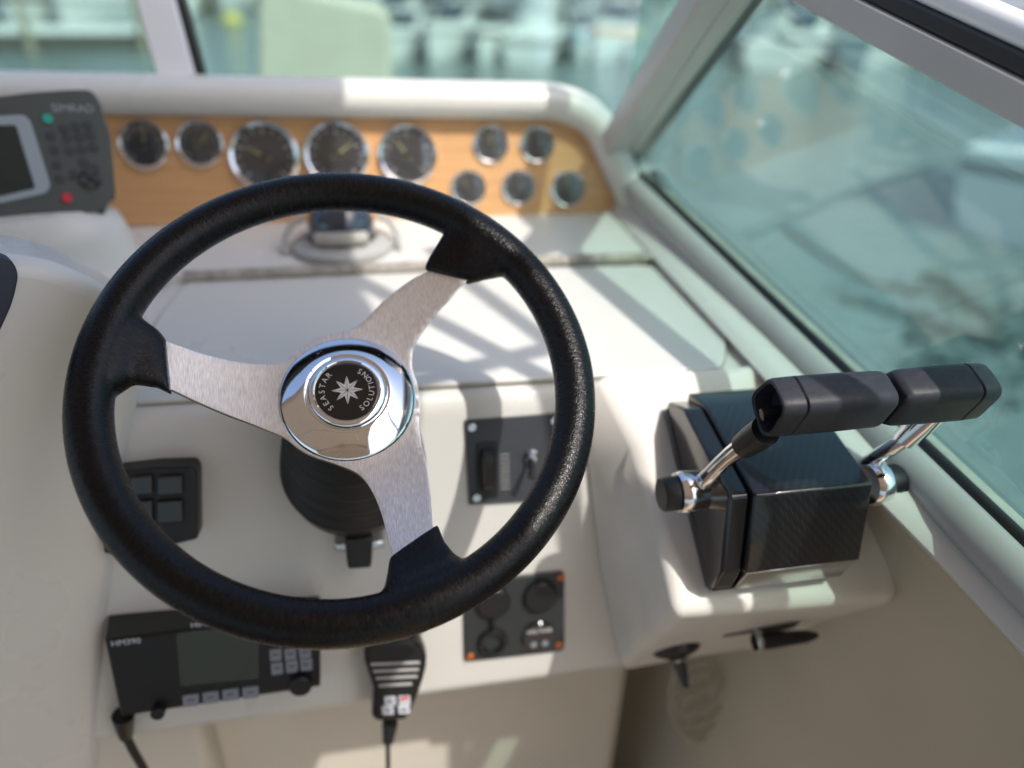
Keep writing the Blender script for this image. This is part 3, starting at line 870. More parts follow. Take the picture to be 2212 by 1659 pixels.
obj('model_print', text_bm('HM390', .0085, Mx.Translation((x, y-.0005, D_+.0024)) @ Mx.Rotation(R(.5), 4, 'Z')), keyw, rd)
x, y = f.l(482, 1343, D_+.002)
obj('brand_print', text_bm('HIMUNICATION', .0078, Mx.Translation((x, y, D_+.0024))), keyw, rd)
ca = f.m @ V((*f.l(268, 1550, .018), .018))
cab = [ca, at(272, 1590, ca, (0, 1, .1)), at(288, 1622, ca, (0, 1, 0)), at(312, 1665, ca, (0, 1, 0)), at(345, 1740, ca, (0, 1, 0)), at(380, 1850, ca, (0, 1, 0))]
obj('gland', tube([ca+V((0, 0, .004)), cab[1]], [.0105, .0065], 14), blackp, rd, world=True)
obj('power_cord', tube(spline(cab[1:], 6), .0042, 12), rubber, rd, world=True)

# ================================================================ HAND MICROPHONE
f = face(850, 1470)
mi = thing('hand_microphone', 'black fist microphone with slotted grille and four pale buttons hanging beside the radio', 'microphone', f.m)
H_ = .034
mo = f.L([(786, 1400), (787, 1432), (797, 1462), (807, 1492), (806, 1520), (803, 1549), (811, 1562), (876, 1559), (886, 1546), (904, 1502), (915, 1470), (921, 1445), (922, 1424), (911, 1399), (890, 1386), (810, 1388)], H_)
obj('body', prism(mo, .008, H_), blackp, mi, bevel=.0055, seg=4)
obj('clip', disc(.012, 0, .009), steel, mi)
for y_, x0, x1 in ((1461, 836, 904), (1475, 830, 903), (1490, 822, 902), (1505, 816, 894), (1519, 820, 882)):
    y_ -= 24*0
for (y_, x0, x1) in ((1430, 800, 907), (1445, 806, 905), (1460, 812, 902), (1476, 818, 890)):
    pts = f.L([(x0, y_+2), (x1, y_-2), (x1, y_+3), (x0, y_+7)], H_)
    obj('grille_rib', prism(rpoly(pts, .0007), H_-.001, H_+.0014), trim_gray, mi, bevel=.0004)
for c, m_ in (((842, 1513), keyw), ((902-27, 1512), None), ((837, 1533), keyw), ((872, 1531), keyw)):
    if m_ is None:
        k_ = quadkey(mi, f, (873, 1512), 26, 17, H_+.001, keyw, 'button', -.03)
        x, y = f.l(873, 1509, H_+.0035)
        obj('red_mark', box((x, y, H_+.0034), (.009, .003, .0006)), red, k_)
    else:
        quadkey(mi, f, c, 26, 17, H_+.001, m_, 'button', -.03)
for c in ((842, 1515), (837, 1535), (872, 1534)):
    x, y = f.l(*c, H_+.0035)
    obj('legend', box((x, y, H_+.0034), (.0045, .0018, .0005)), navy, mi)
ca = f.m @ V((*f.l(843, 1560, .02), .02))
q1 = at(838, 1603, ca, (0, 1, 0)); q2 = at(838, 1640, ca, (0, 1, 0)); q3 = at(840, 1760, ca, (0, 1, 0))
bm = bmesh.new()
pp = [lerp(ca, q1, k/16) for k in range(17)]
tube(pp, [(.0078-.0028*k/16)+(.0007 if k % 2 else -.0005) for k in range(17)], 14, bm)
obj('strain_relief', bm, blackp, mi, world=True)
obj('cord', tube([q1+V((0, 0, .004)), q2, q3], .0026, 10), rubber, mi, world=True)

# ================================================================ UNDER THE POD: kill switch, lanyard, key
kp = at(1462, 1412, (0, .49, 0), (0, 1, 0))
kn = V((.05, -.75, -.66)).normalized()
ks = thing('ignition_switch', 'round black ignition switch under the throttle pod with a tapered key', 'ignition switch', frame(kp, kn))
obj('flange', lathe([(0, -.012), (.026, -.012), (.026, -.004), (.022, 0), (.012, .004), (.009, .004), (0, .004)], 36), blackp, ks)
obj('turn_key', tube([(0, 0, .002), (.001, 0, .018), (.002, 0, .034)], [.009, .0065, .003], 12), blackg, ks)
obj('highlight_rim', lathe([(.0085, .003), (.0105, .006), (.008, .008)], 24), steel, ks)
lc0 = at(1500, 1410, (0, .52, 0), (0, 1, 0))
pts = []
for k in range(160):
    t = k/159; a = t*2*math.pi*6
    cx_ = lerp(at(1490, 1440, (0, .60, 0), (0, 1, 0)), at(1520, 1590, (0, .64, 0), (0, 1, 0)), t)
    r_ = .030*math.sin(math.pi*(t*.8+.15))+.006
    pts.append(cx_+V((r_*math.cos(a), r_*math.sin(a)*.5, r_*.75*math.sin(a+.6))))
ll = thing('coiled_lanyard', 'pale coiled safety lanyard hanging under the throttle pod', 'lanyard', pts[0])
obj('coil', tube(pts, .0026, 8), coil_m, ll, world=True)
kq = at(1660, 1375, (0, .46, 0), (0, 1, 0))
kk = thing('key_fob', 'grey plates and black key fob hanging under the throttle pod', 'key fob', kq)
def qk(pts, y, d, m_, nm): obj(nm, slab([at(a, b_, (0, y, 0), (0, 1, 0)) for a, b_ in pts], V((0, .004, d))), m_, kk, world=True, bevel=.001)
qk([(1562, 1378), (1590, 1350), (1640, 1346), (1626, 1368)], .475, -.002, mat('cover_plate', (.09, .085, .08), .5), 'cover_plate')
qk([(1636, 1362), (1650, 1350), (1735, 1338), (1715, 1357), (1660, 1372)], .475, -.002, bpy.data.materials['cover_plate'], 'cover_plate')
ka = at(1636, 1387, (0, .465, 0), (0, 1, 0)); kb_ = at(1765, 1372, (0, .465, 0), (0, 1, 0))
obj('fob_body', tube([ka, lerp(ka, kb_, .15), lerp(ka, kb_, .8), kb_], [.008, .0085, .0065, .003], 14), blackp, kk, world=True)
obj('fob_ring', lathe([(.0085, -.003), (.0098, -.002), (.0098, .002), (.0085, .003)], 24, m=frame(ka, kb_-ka)), steel, kk, world=True)

# ================================================================ THROTTLE CONTROL
XL = .269; XR = .385
def onx(px, py, x): return at(px, py, (x, 0, 0), (1, 0, 0))
th = thing('throttle_control', 'black twin-lever throttle control in a carbon fibre housing on the pod', 'throttle control', QP)
bp_ = onx(1451, 909, XL); tb_ = onx(1497, 880, XL); rg = onx(1600, 1073, XL); fr_ = onx(1581, 1243, XL); fc = onx(1554, 1272, XL)
hp = [(p.y, p.z) for p in (tb_, rg, fr_)]
bk = (bp_.y+.012, bp_.z+.02); bs = (fr_.y+.085, fr_.z-.01)
obj('housing', prism([hp[0], hp[1], hp[2], (fc.y+.012, fc.z+.012), (bp_.y, bp_.z+.008), (bp_.y, bp_.z+.03)], XL+.012, XR, axis='x'), carbon, th, world=True, bevel=.002, seg=3)
obj('side_cover', prism(rpoly([(tb_.y+.004, tb_.z-.004), (rg.y+.006, rg.z-.004), (fr_.y+.006, fr_.z-.002), (fc.y, fc.z), (fc.y+.012, fc.z-.012), (bp_.y+.004, bp_.z-.004), (bp_.y+.004, bp_.z+.02)], .004), XL-.006, XL+.0125, axis='x'), blackg, th, world=True, bevel=.003, seg=3)
b0 = onx(1535, 1283, XL-.004); 
obj('base_plate', slab([b0+V((-.002, 0, .002)), b0+V((.118, 0, .002)), V((XL+.118, bp_.y+.006, bp_.z+.008)), V((XL-.008, bp_.y+.006, bp_.z+.008))], QN*.008), blackg, th, world=True, bevel=.0015)
obj('lower_trim', prism([(fr_.y+.001, fr_.z-.001), (fc.y-.001, fc.z-.002), (fc.y+.02, fc.z-.004), (fr_.y+.02, fr_.z)], XL+.014, XR-.002, axis='x'), steel, th, world=True, bevel=.001)
# grips
XG = .262
gsec = [onx(*q, XG) for q in ((1666, 808), (1704, 884), (1660, 948), (1642, 940), (1618, 852))]
s2 = [(p.y, p.z) for p in gsec]
gc = (sum(p[0] for p in s2)/len(s2), sum(p[1] for p in s2)/len(s2))
def gscale(k, dy=0, dz=0): return [(gc[0]+(p[0]-gc[0])*k+dy, gc[1]+(p[1]-gc[1])*k+dz) for p in s2]
def grip(x0, x1, parent, capside, dz=0, dy=0):
    def ring(x, k): return [V((x, p[0]+dy, p[1]+dz)) for p in rpoly(gscale(k), [.009, .010, .007, .007, .009], 5)]
    cw = .0165
    if capside < 0: a, b_ = x0, x0+cw
    else: a, b_ = x1-cw, x1
    # body
    bx0, bx1 = (b_+.0006, x1) if capside < 0 else (x0, a-.0006)
    bm = loft([ring(bx0, .95), ring(bx0+.001, 1), ring(bx0+(bx1-bx0)*.5, 1.0), ring(bx1-.004, .97), ring(bx1-.0012, .93), ring(bx1, .86)] if capside < 0 else
              [ring(bx0, .80), ring(bx0+.0015, .90), ring(bx0+.006, .97), ring(bx0+(bx1-bx0)*.5, 1.0), ring(bx1-.001, 1), ring(bx1, .95)])
    g = obj('grip', bm, grip_m, parent, world=True)
    # cap, hollow at its open end
    if capside < 0:
        bm = loft([ring(b_, .96), ring(b_-.0008, 1), ring(a+.003, .985), ring(a, .95), ring(a-.0008, .9), ring(a+.0006, .82), ring(a+.013, .76)], cap=True)
    else:
        bm = loft([ring(a, .96), ring(a+.0008, 1), ring(b_-.003, .97), ring(b_-.0008, .9), ring(b_, .8)])
    obj('end_cap', bm, grip_m, g, world=False)
    return g
grip_m = mat('grip_rubber', (.028, .030, .038), .42, spec=.22, bump=(1100, .45, .0004), var=(200, .2))
def wob(o, parent_m):
    pass
def lever(side):
    lv = obj('lever', lv_bm[side], chrome2, th, world=True)
    return lv
hubL = onx(1490, 1062, XL-.018); hubR = V((XR+.014, hubL.y, hubL.z))
gL0 = onx(1612, 960, XG+.004); 
lv_bm = {}
p0 = onx(1520, 1040, XL-.012); p1 = onx(1575, 985, XL-.008); p2 = onx(1632, 945, XG+.004)
lv_bm['L'] = tube(spline([p0, p1, p2], 6), [.0075]*3+[.007]*4+[.0072]*6, 16)
q0 = V((XR+.016, hubL.y, hubL.z)); 
q1_ = at(1872, 1000, (XR+.014, 0, 0), (1, 0, 0)); q2_ = at(1955, 948, (XR+.022, 0, 0), (1, 0, 0)); q3_ = at(1990, 915, (XR+.028, 0, 0), (1, 0, 0))
lv_bm['R'] = tube([q0, q1_, q2_, q3_], [.0062, .0062, .0068, .0068], 16)
lvL = lever('L'); lvR = lever('R')
def grip_w(*a, **k):
    return grip(*a, **k)
def fix_world(o):
    pass
# grips are sub-parts of their levers (all share the throttle's origin)
def mk(x0, x1, lv, cap, **k):
    global obj
    g = grip(x0, x1, lv, cap, **k)
    return g
_obj = obj
def obj(name, bm, m, parent=None, **k):
    if name in ('grip', 'end_cap', 'inner_post', 'sleeve') and parent is not None:
        k.pop('world', None)
        bmesh.ops.transform(bm, matrix=th.matrix_basis.inverted(), verts=bm.verts)
        if name == 'end_cap': parent = parent.parent
    return _obj(name, bm, m, parent, **k)
mk(XG, XG+.087, lvL, -1)
mk(XG+.092, XG+.169, lvR, 1, dz=.0)
obj('sleeve', tube([lerp(p1, p2, .55), p2, lerp(p1, p2, 1.35)], [.0098, .0112, .0112], 18), blackp, lvL)
obj('inner_post', tube([V((XG-.001, gc[0]+.004, gc[1]-.006)), V((XG+.02, gc[0]+.002, gc[1]-.002))], .0045, 12), blackp, lvL)
obj('sleeve', tube([lerp(q2_, q3_, -.1), q3_, q3_+(q3_-q2_).normalized()*.015], [.009, .0105, .0105], 18), chrome2, lvR)
for nm, hc, s_ in (('L', hubL, -1), ('R', at(1888, 1040, (XR+.010, 0, 0), (1, 0, 0))+V((.001, .004, -.006)), 1)):
    m = frame(hc, (s_, 0, 0), up=(0, 0, 1))
    bmh = lathe([(.0165, -.014 if s_ < 0 else -.003), (.0178, -.006 if s_ < 0 else -.001), (.0188, .002), (.0188, .009), (.0172, .0118), (0, .0118)], 36, m=m)
    h_ = obj('hub_collar', bmh, chrome2, th, world=True)
    bmk = lathe([(.0135, .0115), (.0148, .0125), (.0148, .024), (.0135, .0262), (0, .0268)], 36, m=m)
    bmesh.ops.transform(bmk, matrix=th.matrix_basis.inverted(), verts=bmk.verts)
    obj('hub_cap', bmk, blackp, h_)

vg = at(1797, 840, (0, gc[0], 0), (0, 1, 0)); vg = V((vg.x, gc[0]-.006, gc[1]+.014))+SD*.5
vd = (vg-V((.525, .08, -.37)))
obj('shadow_leg', tube([V((.525, .08, -.37)), vg, vg+vd*1.32], .0125, 12), steel, bi, world=True)  # unseen pole, added so its shadow bands the left grip

# ================================================================ STEERING WHEEL
WM = frame(CW, WN)
wi = WM.inverted()
sw_ = thing('steering_wheel', 'three-spoke steering wheel with black leather rim and brushed metal spokes', 'steering wheel', WM)
def wl(px, py, h):
    return wi @ at(px, py, CW+WN*h, WN)
def wc(px, py, h0=-.014, h1=-.034):
    """point on the dished spoke surface"""
    h = h0
    for _ in range(6):
        q = wl(px, py, h); d = max(0, min(1, ((q.xy-hc2).length-.055)/.085))
        h = h1+(h0-h1)*(d**1.5)
    return wl(px, py, h)
hc2 = wl(752, 862, -.034).xy
RR, RT = .1748, .0158
# rim with its three sleeves, grown together into one leather skin
bm = bmesh.new()
for i in range(160):
    a = 2*math.pi*i/160
tv = []
SP = [math.atan2(*(wl(*q, 0).yx)) for q in ((1045, 520), (225, 755), (905, 1270))]
for i in range(200):
    a = 2*math.pi*i/200
    k = sum(math.exp(-(((a-s+math.pi) % (2*math.pi)-math.pi)/.16)**2) for s in SP)
    rt = RT*(1+.07*k)
    tv.append([bm.verts.new(((RR-.0012*k+rt*math.cos(b_))*math.cos(a), (RR-.0012*k+rt*math.cos(b_))*math.sin(a), rt*1.02*math.sin(b_))) for b_ in [2*math.pi*j/28 for j in range(28)]])
for i in range(200):
    A, B = tv[i], tv[(i+1) % 200]
    for j in range(28):
        bm.faces.new((A[j], B[j], B[(j+1) % 28], A[(j+1) % 28]))
def sleeve(pairs):
    S = []
    for (a, b_, h, t) in pairs:
        p = wl(*a, h); q = wl(*b_, h); c = (p+q)/2; u = (q-p)/2
        ring = []
        for k in range(20):
            an = 2*math.pi*k/20
            cx, sx = math.cos(an), math.sin(an)
            ex = .55
            ring.append(c+u*math.copysign(abs(cx)**ex, cx)+V((0, 0, 1))*t/2*math.copysign(abs(sx)**ex, sx))
        S.append(ring)
    loft(S, bm)
sleeve([((985, 462), (1118, 575), .001, .026), ((962, 500), (1085, 592), -.003, .024), ((945, 528), (1052, 600), -.007, .019), ((925, 560), (1028, 607), -.0105, .0155), ((916, 580), (1018, 611), -.013, .013)])
sleeve([((250, 655), (185, 870), .001, .026), ((292, 672), (246, 852), -.002, .024), ((318, 697), (285, 828), -.006, .019), ((345, 716), (338, 836), -.010, .0155), ((360, 735), (369, 852), -.013, .013)])
sleeve([((795, 1330), (1040, 1230), .001, .026), ((812, 1296), (1004, 1212), -.002, .024), ((830, 1268), (982, 1198), -.006, .019), ((836, 1240), (960, 1170), -.010, .0155), ((841, 1206), (946, 1134), -.013, .013)])
ro = obj('rim', bm, leather, sw_)
md = ro.modifiers.new('r', 'REMESH'); md.mode = 'VOXEL'; md.voxel_size = .00135; md.use_smooth_shade = True
md = ro.modifiers.new('s', 'SMOOTH'); md.factor = .6; md.iterations = 9
# leather seam across the rim
def seam(px, py):
    q = wl(px, py, 0); a = math.atan2(q.y, q.x)
    bm = bmesh.new(); ring = []
    for j in range(40):
        b_ = 2*math.pi*j/40
        ring.append(V(((RR+(RT+.0001)*math.cos(b_))*math.cos(a), (RR+(RT+.0001)*math.cos(b_))*math.sin(a), (RT*1.02+.0001)*math.sin(b_))))
    ring.append(ring[0])
    tube(ring, .00035, 6, bm)
    return bm
obj('seam', seam(576, 435), rubber, sw_)

# spoke plate
out_px = [(340, 728), (357, 740), (395, 754), (430, 766), (475, 778), (520, 787), (560, 791), (593, 791), (612, 786), (630, 772), (650, 755), (680, 738), (715, 725), (750, 716), (775, 706), (800, 683), (825, 657), (850, 636), (875, 617), (900, 601), (935, 584), (950, 560),
          (1022, 590), (1012, 606), (990, 626), (970, 650), (945, 676), (925, 703), (905, 730), (895, 752), (890, 780), (892, 805), (900, 830), (905, 860), (907, 890), (905, 920), (912, 965), (922, 1010), (930, 1070), (935, 1140), (940, 1165),
          (856, 1225), (848, 1202), (838, 1165), (828, 1125), (815, 1088), (800, 1058), (783, 1035), (765, 1022), (740, 1011), (712, 1001), (685, 992), (660, 981), (638, 966), (615, 948), (580, 934), (540, 918), (500, 903), (440, 878), (372, 846), (350, 835)]
pts3 = [wc(*q) for q in out_px]
def hcalc(x, y):
    d = max(0, min(1, ((V((x, y))-hc2).length-.055)/.085))
    return -.034+.02*(d**1.5)
poly = [V((p.x, p.y)) for p in pts3]
def dens(P, n=3):
    o = []
    for i in range(len(P)):
        a, b_, c_, d_ = P[i-1], P[i], P[(i+1) % len(P)], P[(i+2) % len(P)]
        for k in range(n):
            t = k/n
            o.append(.5*((2*b_)+(c_-a)*t+(2*a-5*b_+4*c_-d_)*t*t+(3*b_-a-3*c_+d_)*t**3))
    return o
poly = dens(poly)
ng = []
for i in range(-30, 31):
    for j in range(-30, 31):
        ng.append(V((hc2.x+i*.006, hc2.y+j*.006)))
n0 = len(poly)
vs, es, fs, *_ = delaunay_2d_cdt(poly+ng, [], [list(range(n0))], 1, 1e-6)
bm = bmesh.new()
bv = [bm.verts.new((v.x, v.y, hcalc(v.x, v.y))) for v in vs]
for f_ in fs: bm.faces.new([bv[i] for i in f_])
loose = [v for v in bm.verts if not v.link_faces]
bmesh.ops.delete(bm, geom=loose, context='VERTS')
spk = obj('spoke_plate', bm, brushed, sw_)
spk.data.materials.append(edge_steel)
md = spk.modifiers.new('t', 'SOLIDIFY'); md.thickness = .0036; md.offset = -1; md.material_offset_rim = 1
md2 = spk.modifiers.new('b', 'BEVEL'); md2.width = .0007; md2.segments = 2; md2.limit_method = 'ANGLE'; md2.angle_limit = R(50)

# hub cap
hz = -.0335
HM = Mx.Translation((hc2.x, hc2.y, 0))
hub = obj('hub_cap', lathe([(.0528, hz-.001), (.0531, hz+.002), (.0525, hz+.0032), (.050, hz+.0048), (.046, hz+.0072), (.040, hz+.0104), (.0345, hz+.0132), (.0325, hz+.0138), (.0315, hz+.0132), (.0308, hz+.0128), (.030, hz+.0136), (.0292, hz+.0152), (.0275, hz+.0162), (.0255, hz+.0166), (.0248, hz+.016), (.0246, hz+.0150), (0, hz+.0150)], 96, m=HM), chrome, sw_)
bd = obj('badge', lathe([(0, hz+.0162), (.022, hz+.0160), (.0240, hz+.0155), (.0245, hz+.0146), (.0245, hz+.013)], 64, m=HM), mat('badge_black', (.004, .004, .005), .15, coat=.4), sw_)
zt = hz+.01645
# 8-pointed star
bm = bmesh.new()
def tri(pts):
    vv = [bm.verts.new((hc2.x+p[0], hc2.y+p[1], zt)) for p in pts]; bm.faces.new(vv)
for k in range(8):
    a = R(90-45*k); r1 = .0118 if k % 2 == 0 else .0113; r0 = .0052
    tip = V((math.cos(a), math.sin(a)))*r1
    iL = V((math.cos(a+R(22.5)), math.sin(a+R(22.5))))*r0; iR = V((math.cos(a-R(22.5)), math.sin(a-R(22.5))))*r0
    c0 = V((math.cos(a), math.sin(a)))*.0006
    pr = V((-math.sin(a), math.cos(a)))*.00022
    tri([c0+pr, tip+pr*.3, iL*.97+c0*.3]); tri([c0-pr, iR*.93-pr, tip-pr*.9])
r_ = bmesh.ops.extrude_face_region(bm, geom=bm.faces[:])
for v in [g for g in r_['geom'] if isinstance(g, bmesh.types.BMVert)]: v.co.z += .00015
obj('star_emblem', bm, silver_ink, bd)
bm = bmesh.new()
def arc(s, a0, a1, rad, inward, size):
    n_ = len(s)
    wd = [{'I': .5}.get(c, 1.0) for c in s]
    cen = []; acc = 0
    for w_ in wd: cen.append(acc+w_/2); acc += w_
    for c, k in zip(s, cen):
        a = R(a0+(a1-a0)*k/acc)
        m = Mx.Translation((hc2.x+rad*math.cos(a), hc2.y+rad*math.sin(a), zt)) @ Mx.Rotation(a+(R(90) if inward else R(-90)), 4, 'Z')
        text_bm(c, size, m, bm, .0001)
arc('SEASTAR', 236, 127, .0187, False, .0062)
arc('SOLUTIONS', -64, 64, .0187, True, .0062)
obj('lettering', bm, silver_ink, bd)

# ================================================================ OUTSIDE: foredeck
fd = thing('foredeck', 'white foredeck of the boat ahead of the front windshield', 'deck', (0, 2.5, -1))
secs = []
for y_, hw in ((1.18, 1.6), (2, 1.55), (3, 1.25), (4, .8), (4.8, .25)):
    z_ = -.62-.10*(y_-1.18)
    secs.append([V((-.6-hw, y_, z_-.25)), V((-.6-hw*.8, y_, z_-.03)), V((-.6, y_, z_)), V((-.6+hw*.8, y_, z_-.03)), V((-.6+hw, y_, z_-.25)), V((-.6+hw*.7, y_, SEA+.3)), V((-.6-hw*.7, y_, SEA+.3))])
obj('hull', loft(secs), gel, fd, world=True)
# canvas-covered bow seat
bs_ = [at(x_, y_, (0, 2.6, 0), (0, 1, 0)) for x_, y_ in ((556, 20), (575, -40), (700, -8), (828, 18), (846, 45), (850, 330), (556, 330))]
dn_ = thing('bow_seat_cover', 'beige canvas cover over a bow seat seen through the windshield', 'seat cover', (bs_[5]+bs_[6])/2)
obj('canvas', slab(bs_, V((0, .35, 0))), mat('beige_canvas', (.50, .47, .40), .85, var=(5, .06), bump=(25, .3, .01)), dn_, world=True, bevel=.03, seg=4)

# ---------------------------------------------------------------- marina
white_g = mat('boat_white', (.72, .73, .72), .35)
win_d = mat('boat_window', (.02, .035, .05), .1, coat=.5)
cols = {'navy blue': (.02, .05, .14), 'red': (.4, .03, .03), 'grey': (.3, .31, .32), 'teal': (.03, .2, .2), 'black': (.02, .02, .02), 'tan': (.42, .3, .17), 'green': (.04, .16, .08), 'orange': (.55, .2, .05), 'white': (.72, .73, .72), 'sky blue': (.2, .38, .55), 'brown': (.2, .11, .06)}
CM = {k: mat('paint_'+k.replace(' ', '_'), v, .5) for k, v in cols.items()}
def boat(pos, head, L, label, stripe='navy blue', top='navy blue', mast=0, fly=False, hull='white', rnd=0):
    """moored boat, bow along local +x; pos on the waterline"""
    W = L*.32; H = L*.13
    m = Mx.Translation(V(pos)) @ Mx.Rotation(R(head), 4, 'Z')
    b_ = thing('moored_boat', label, 'boat', m, 'boats moored in the marina')
    S = []
    for t in (0, .12, .3, .5, .68, .82, .92, 1):
        hw = W/2*(1-.12*(1-min(1, t/.3)))*(1 if t < .5 else math.cos((t-.5)/.5*math.pi/2)**.75)+.02
        sh = H*(1+.35*t*t); x = -L/2+L*t
        S.append([(x, -hw, sh), (x, -hw*1.0, sh*.7), (x-L*.015*t, -hw*.86, .1), (x-L*.05*t, -hw*.4, -.3), (x-L*.05*t, hw*.4, -.3), (x-L*.015*t, hw*.86, .1), (x, hw, sh*.7), (x, hw, sh), (x, 0, sh+.05)])
    hu = obj('hull', loft(S), CM[hull] if hull != 'white' else white_g, b_)
    S = []
    for t in (0, .12, .3, .5, .68, .82, .92, 1):
        hw = W/2*(1-.12*(1-min(1, t/.3)))*(1 if t < .5 else math.cos((t-.5)/.5*math.pi/2)**.75)+.03
        sh = H*(1+.35*t*t); x = -L/2+L*t+.01*t
        S.append([(x, -hw, sh*.86), (x, -hw, sh*.74), (x, hw, sh*.74), (x, hw, sh*.86)])
    obj('stripe', loft(S), CM[stripe], b_)
    c0, c1 = -L*.22, L*.22; ch = L*.12
    cw = W*.36
    S = []
    for x, z, k in ((c0, 1, 1), (c0+.1, 1.02, 1), (0, 1, .97), (c1*.6, .62, .8), (c1*1.15, .12, .55)):
        S.append([(x, -cw*k, H*1.02), (x, -cw*k*.86, H+ch*z), (x, cw*k*.86, H+ch*z), (x, cw*k, H*1.02)])
    ca_ = obj('cabin', loft(S), white_g, b_, bevel=.05)
    for s_ in (-1, 1):
        pts = [(c0*.75, 0, H+ch*.4), (c1*.35, 0, H+ch*.4), (c1*.2, 0, H+ch*.78), (c0*.75, 0, H+ch*.82)]
        obj('window', slab([V((p[0], s_*cw*(.965-.14*((p[2]-H)/ch)), p[2])) for p in pts], (0, s_*.02, 0)), win_d, b_)
    obj('windscreen', slab([V((c1*.35, -cw*.7, H+ch*.86)), V((c1*.35, cw*.7, H+ch*.86)), V((c1*.95, cw*.6, H+ch*.42)), V((c1*.95, -cw*.6, H+ch*.42))], (.02, 0, .05)), win_d, b_)
    z0 = H+ch*1.02
    if fly:
        obj('flybridge', box((c0*.4, 0, z0+.3), (L*.3, cw*1.5, .6)), white_g, b_, bevel=.12)
        z0 += .6
    S = [[(x, -W*.36, z0+.85), (x, 0, z0+1.0), (x, W*.36, z0+.85)] for x in (-L*.42, -L*.25, -L*.05)]
    bm = bmesh.new()
    vv = [[bm.verts.new(p) for p in r_] for r_ in S]
    for A, B in zip(vv, vv[1:]):
        for k in range(2): bm.faces.new((A[k], A[k+1], B[k+1], B[k]))
    o_ = obj('canopy', bm, CM[top], b_); md = o_.modifiers.new('t', 'SOLIDIFY'); md.thickness = .05
    bm = bmesh.new()
    for x in (-L*.42, -L*.05):
        for s_ in (-1, 1): tube([(x, s_*W*.36, z0+.86), (x+.1, s_*W*.36, H)], .025, 6, bm)
    obj('canopy_frame', bm, steel, b_)
    bm = bmesh.new()
    for s_ in (-1, 1):
        rail = []
        for t in (.5, .68, .82, .92, 1):
            hw = W/2*math.cos((t-.5)/.5*math.pi/2)**.75
            rail.append((-L/2+L*t, s_*hw*.92, H*(1+.35*t*t)+.55))
            tube([(-L/2+L*t, s_*hw*.92, H*(1+.35*t*t)), rail[-1]], .018, 5, bm)
        tube(rail, .02, 6, bm)
    obj('bow_rail', bm, steel, b_)
    for s_ in (-1, 1):
        obj('fender', lathe([(0, -.35), (.1, -.28), (.12, 0), (.1, .28), (0, .35)], 12, m=Mx.Translation((0, s_*(W/2+.1), H*.5))), CM['navy blue'] if stripe != 'navy blue' else white_g, b_)
    if mast:
        obj('mast', tube([(L*.08, 0, H), (L*.08, 0, mast)], [.07, .05], 8), alu, b_)
        obj('boom', tube([(L*.08, 0, H+1.5), (-L*.35, 0, H+1.45)], .13, 10), CM[top], b_)
    return b_
def wp(px, py): return at(px, py, (0, 0, SEA), (0, 0, 1))
import functools
rnd = random.Random(11)
tops = ['grey', 'teal', 'tan', 'white', 'orange', 'navy blue', 'black', 'green', 'sky blue', 'red']
strs = ['navy blue', 'black', 'grey', 'teal', 'sky blue', 'red', 'green', 'orange', 'brown', 'tan']
used = set(); nb_i = 0
combos = [(a, b) for a in tops for b in strs]; rnd.shuffle(combos)
rows = [(118, 890, 1500, 92, 5.6), (82, 870, 1480, 84, 6.5), (50, 850, 1560, 96, 7.5), (26, 880, 1560, 110, 8.5),
        (132, 1640, 1960, 92, 5.4), (92, 1600, 1900, 86, 6.2), (55, 1600, 1820, 90, 7.5), (26, 1600, 1800, 95, 8.5), (60, -30, 330, 150, 7.5), (16, -30, 760, 130, 9)]
for (py, x0, x1, step, L_) in rows:
    px = x0
    while px <= x1 and nb_i < len(combos):
        kind_ = rnd.choice(('flybridge boat', 'motor boat', 'motor boat', 'sailing boat'))
        tp, st2 = combos[nb_i]
        used.add((tp, st2)); nb_i += 1
        lab = 'white %s with %s canopy and %s stripe moored in the marina' % (kind_, tp, st2)
        boat(wp(px+rnd.uniform(-8, 8), py+rnd.uniform(-3, 3)), 250+rnd.uniform(-14, 14)-(px-1100)*.02+(180 if rnd.random() < .4 else 0), L_*rnd.uniform(.85, 1.1), lab, st2, tp, 9 if kind_[0] == 's' else 0, kind_[0] == 'f')
        px += step*rnd.uniform(.8, 1.15)
# floating pontoon ahead to port
pa, pb = wp(-260, 112), wp(372, 108)
pt = thing('floating_pontoon', 'pale floating pontoon with a dark edge and posts, seen past the mullion to port', 'pontoon', pa)
dv = (pb-pa); dn2 = V((-dv.y, dv.x, 0)).normalized(); dn2 = dn2 if dn2.y > 0 else -dn2
nP = 16
for k in range(nP):
    a = lerp(pa, pb, k/nP); b2 = lerp(pa, pb, (k+.93)/nP)
    obj('deck_board', slab([a+V((0, 0, .42)), b2+V((0, 0, .42)), b2+dn2*2.2+V((0, 0, .42)), a+dn2*2.2+V((0, 0, .42))], (0, 0, .06)), white_g, pt, world=True)
obj('float', slab([pa+V((0, 0, -.1)), pb+V((0, 0, -.1)), pb+V((0, 0, .40)), pa+V((0, 0, .40))], dn2*2), mat('pontoon_edge', (.06, .065, .06), .7), pt, world=True)
for t in (.1, .5, .9):
    p = lerp(pa, pb, t)-dn2*.15
    obj('piling', tube([p+V((0, 0, -1)), p+V((0, 0, 1.5))], .11, 12), mat('piling_wood', (.30, .27, .2), .8), pt, world=True)
nb = boat(wp(2440, 430), 30, 7, 'near white boat moored off the starboard side with its platform to us', 'grey', 'white', 0, False, 'white')
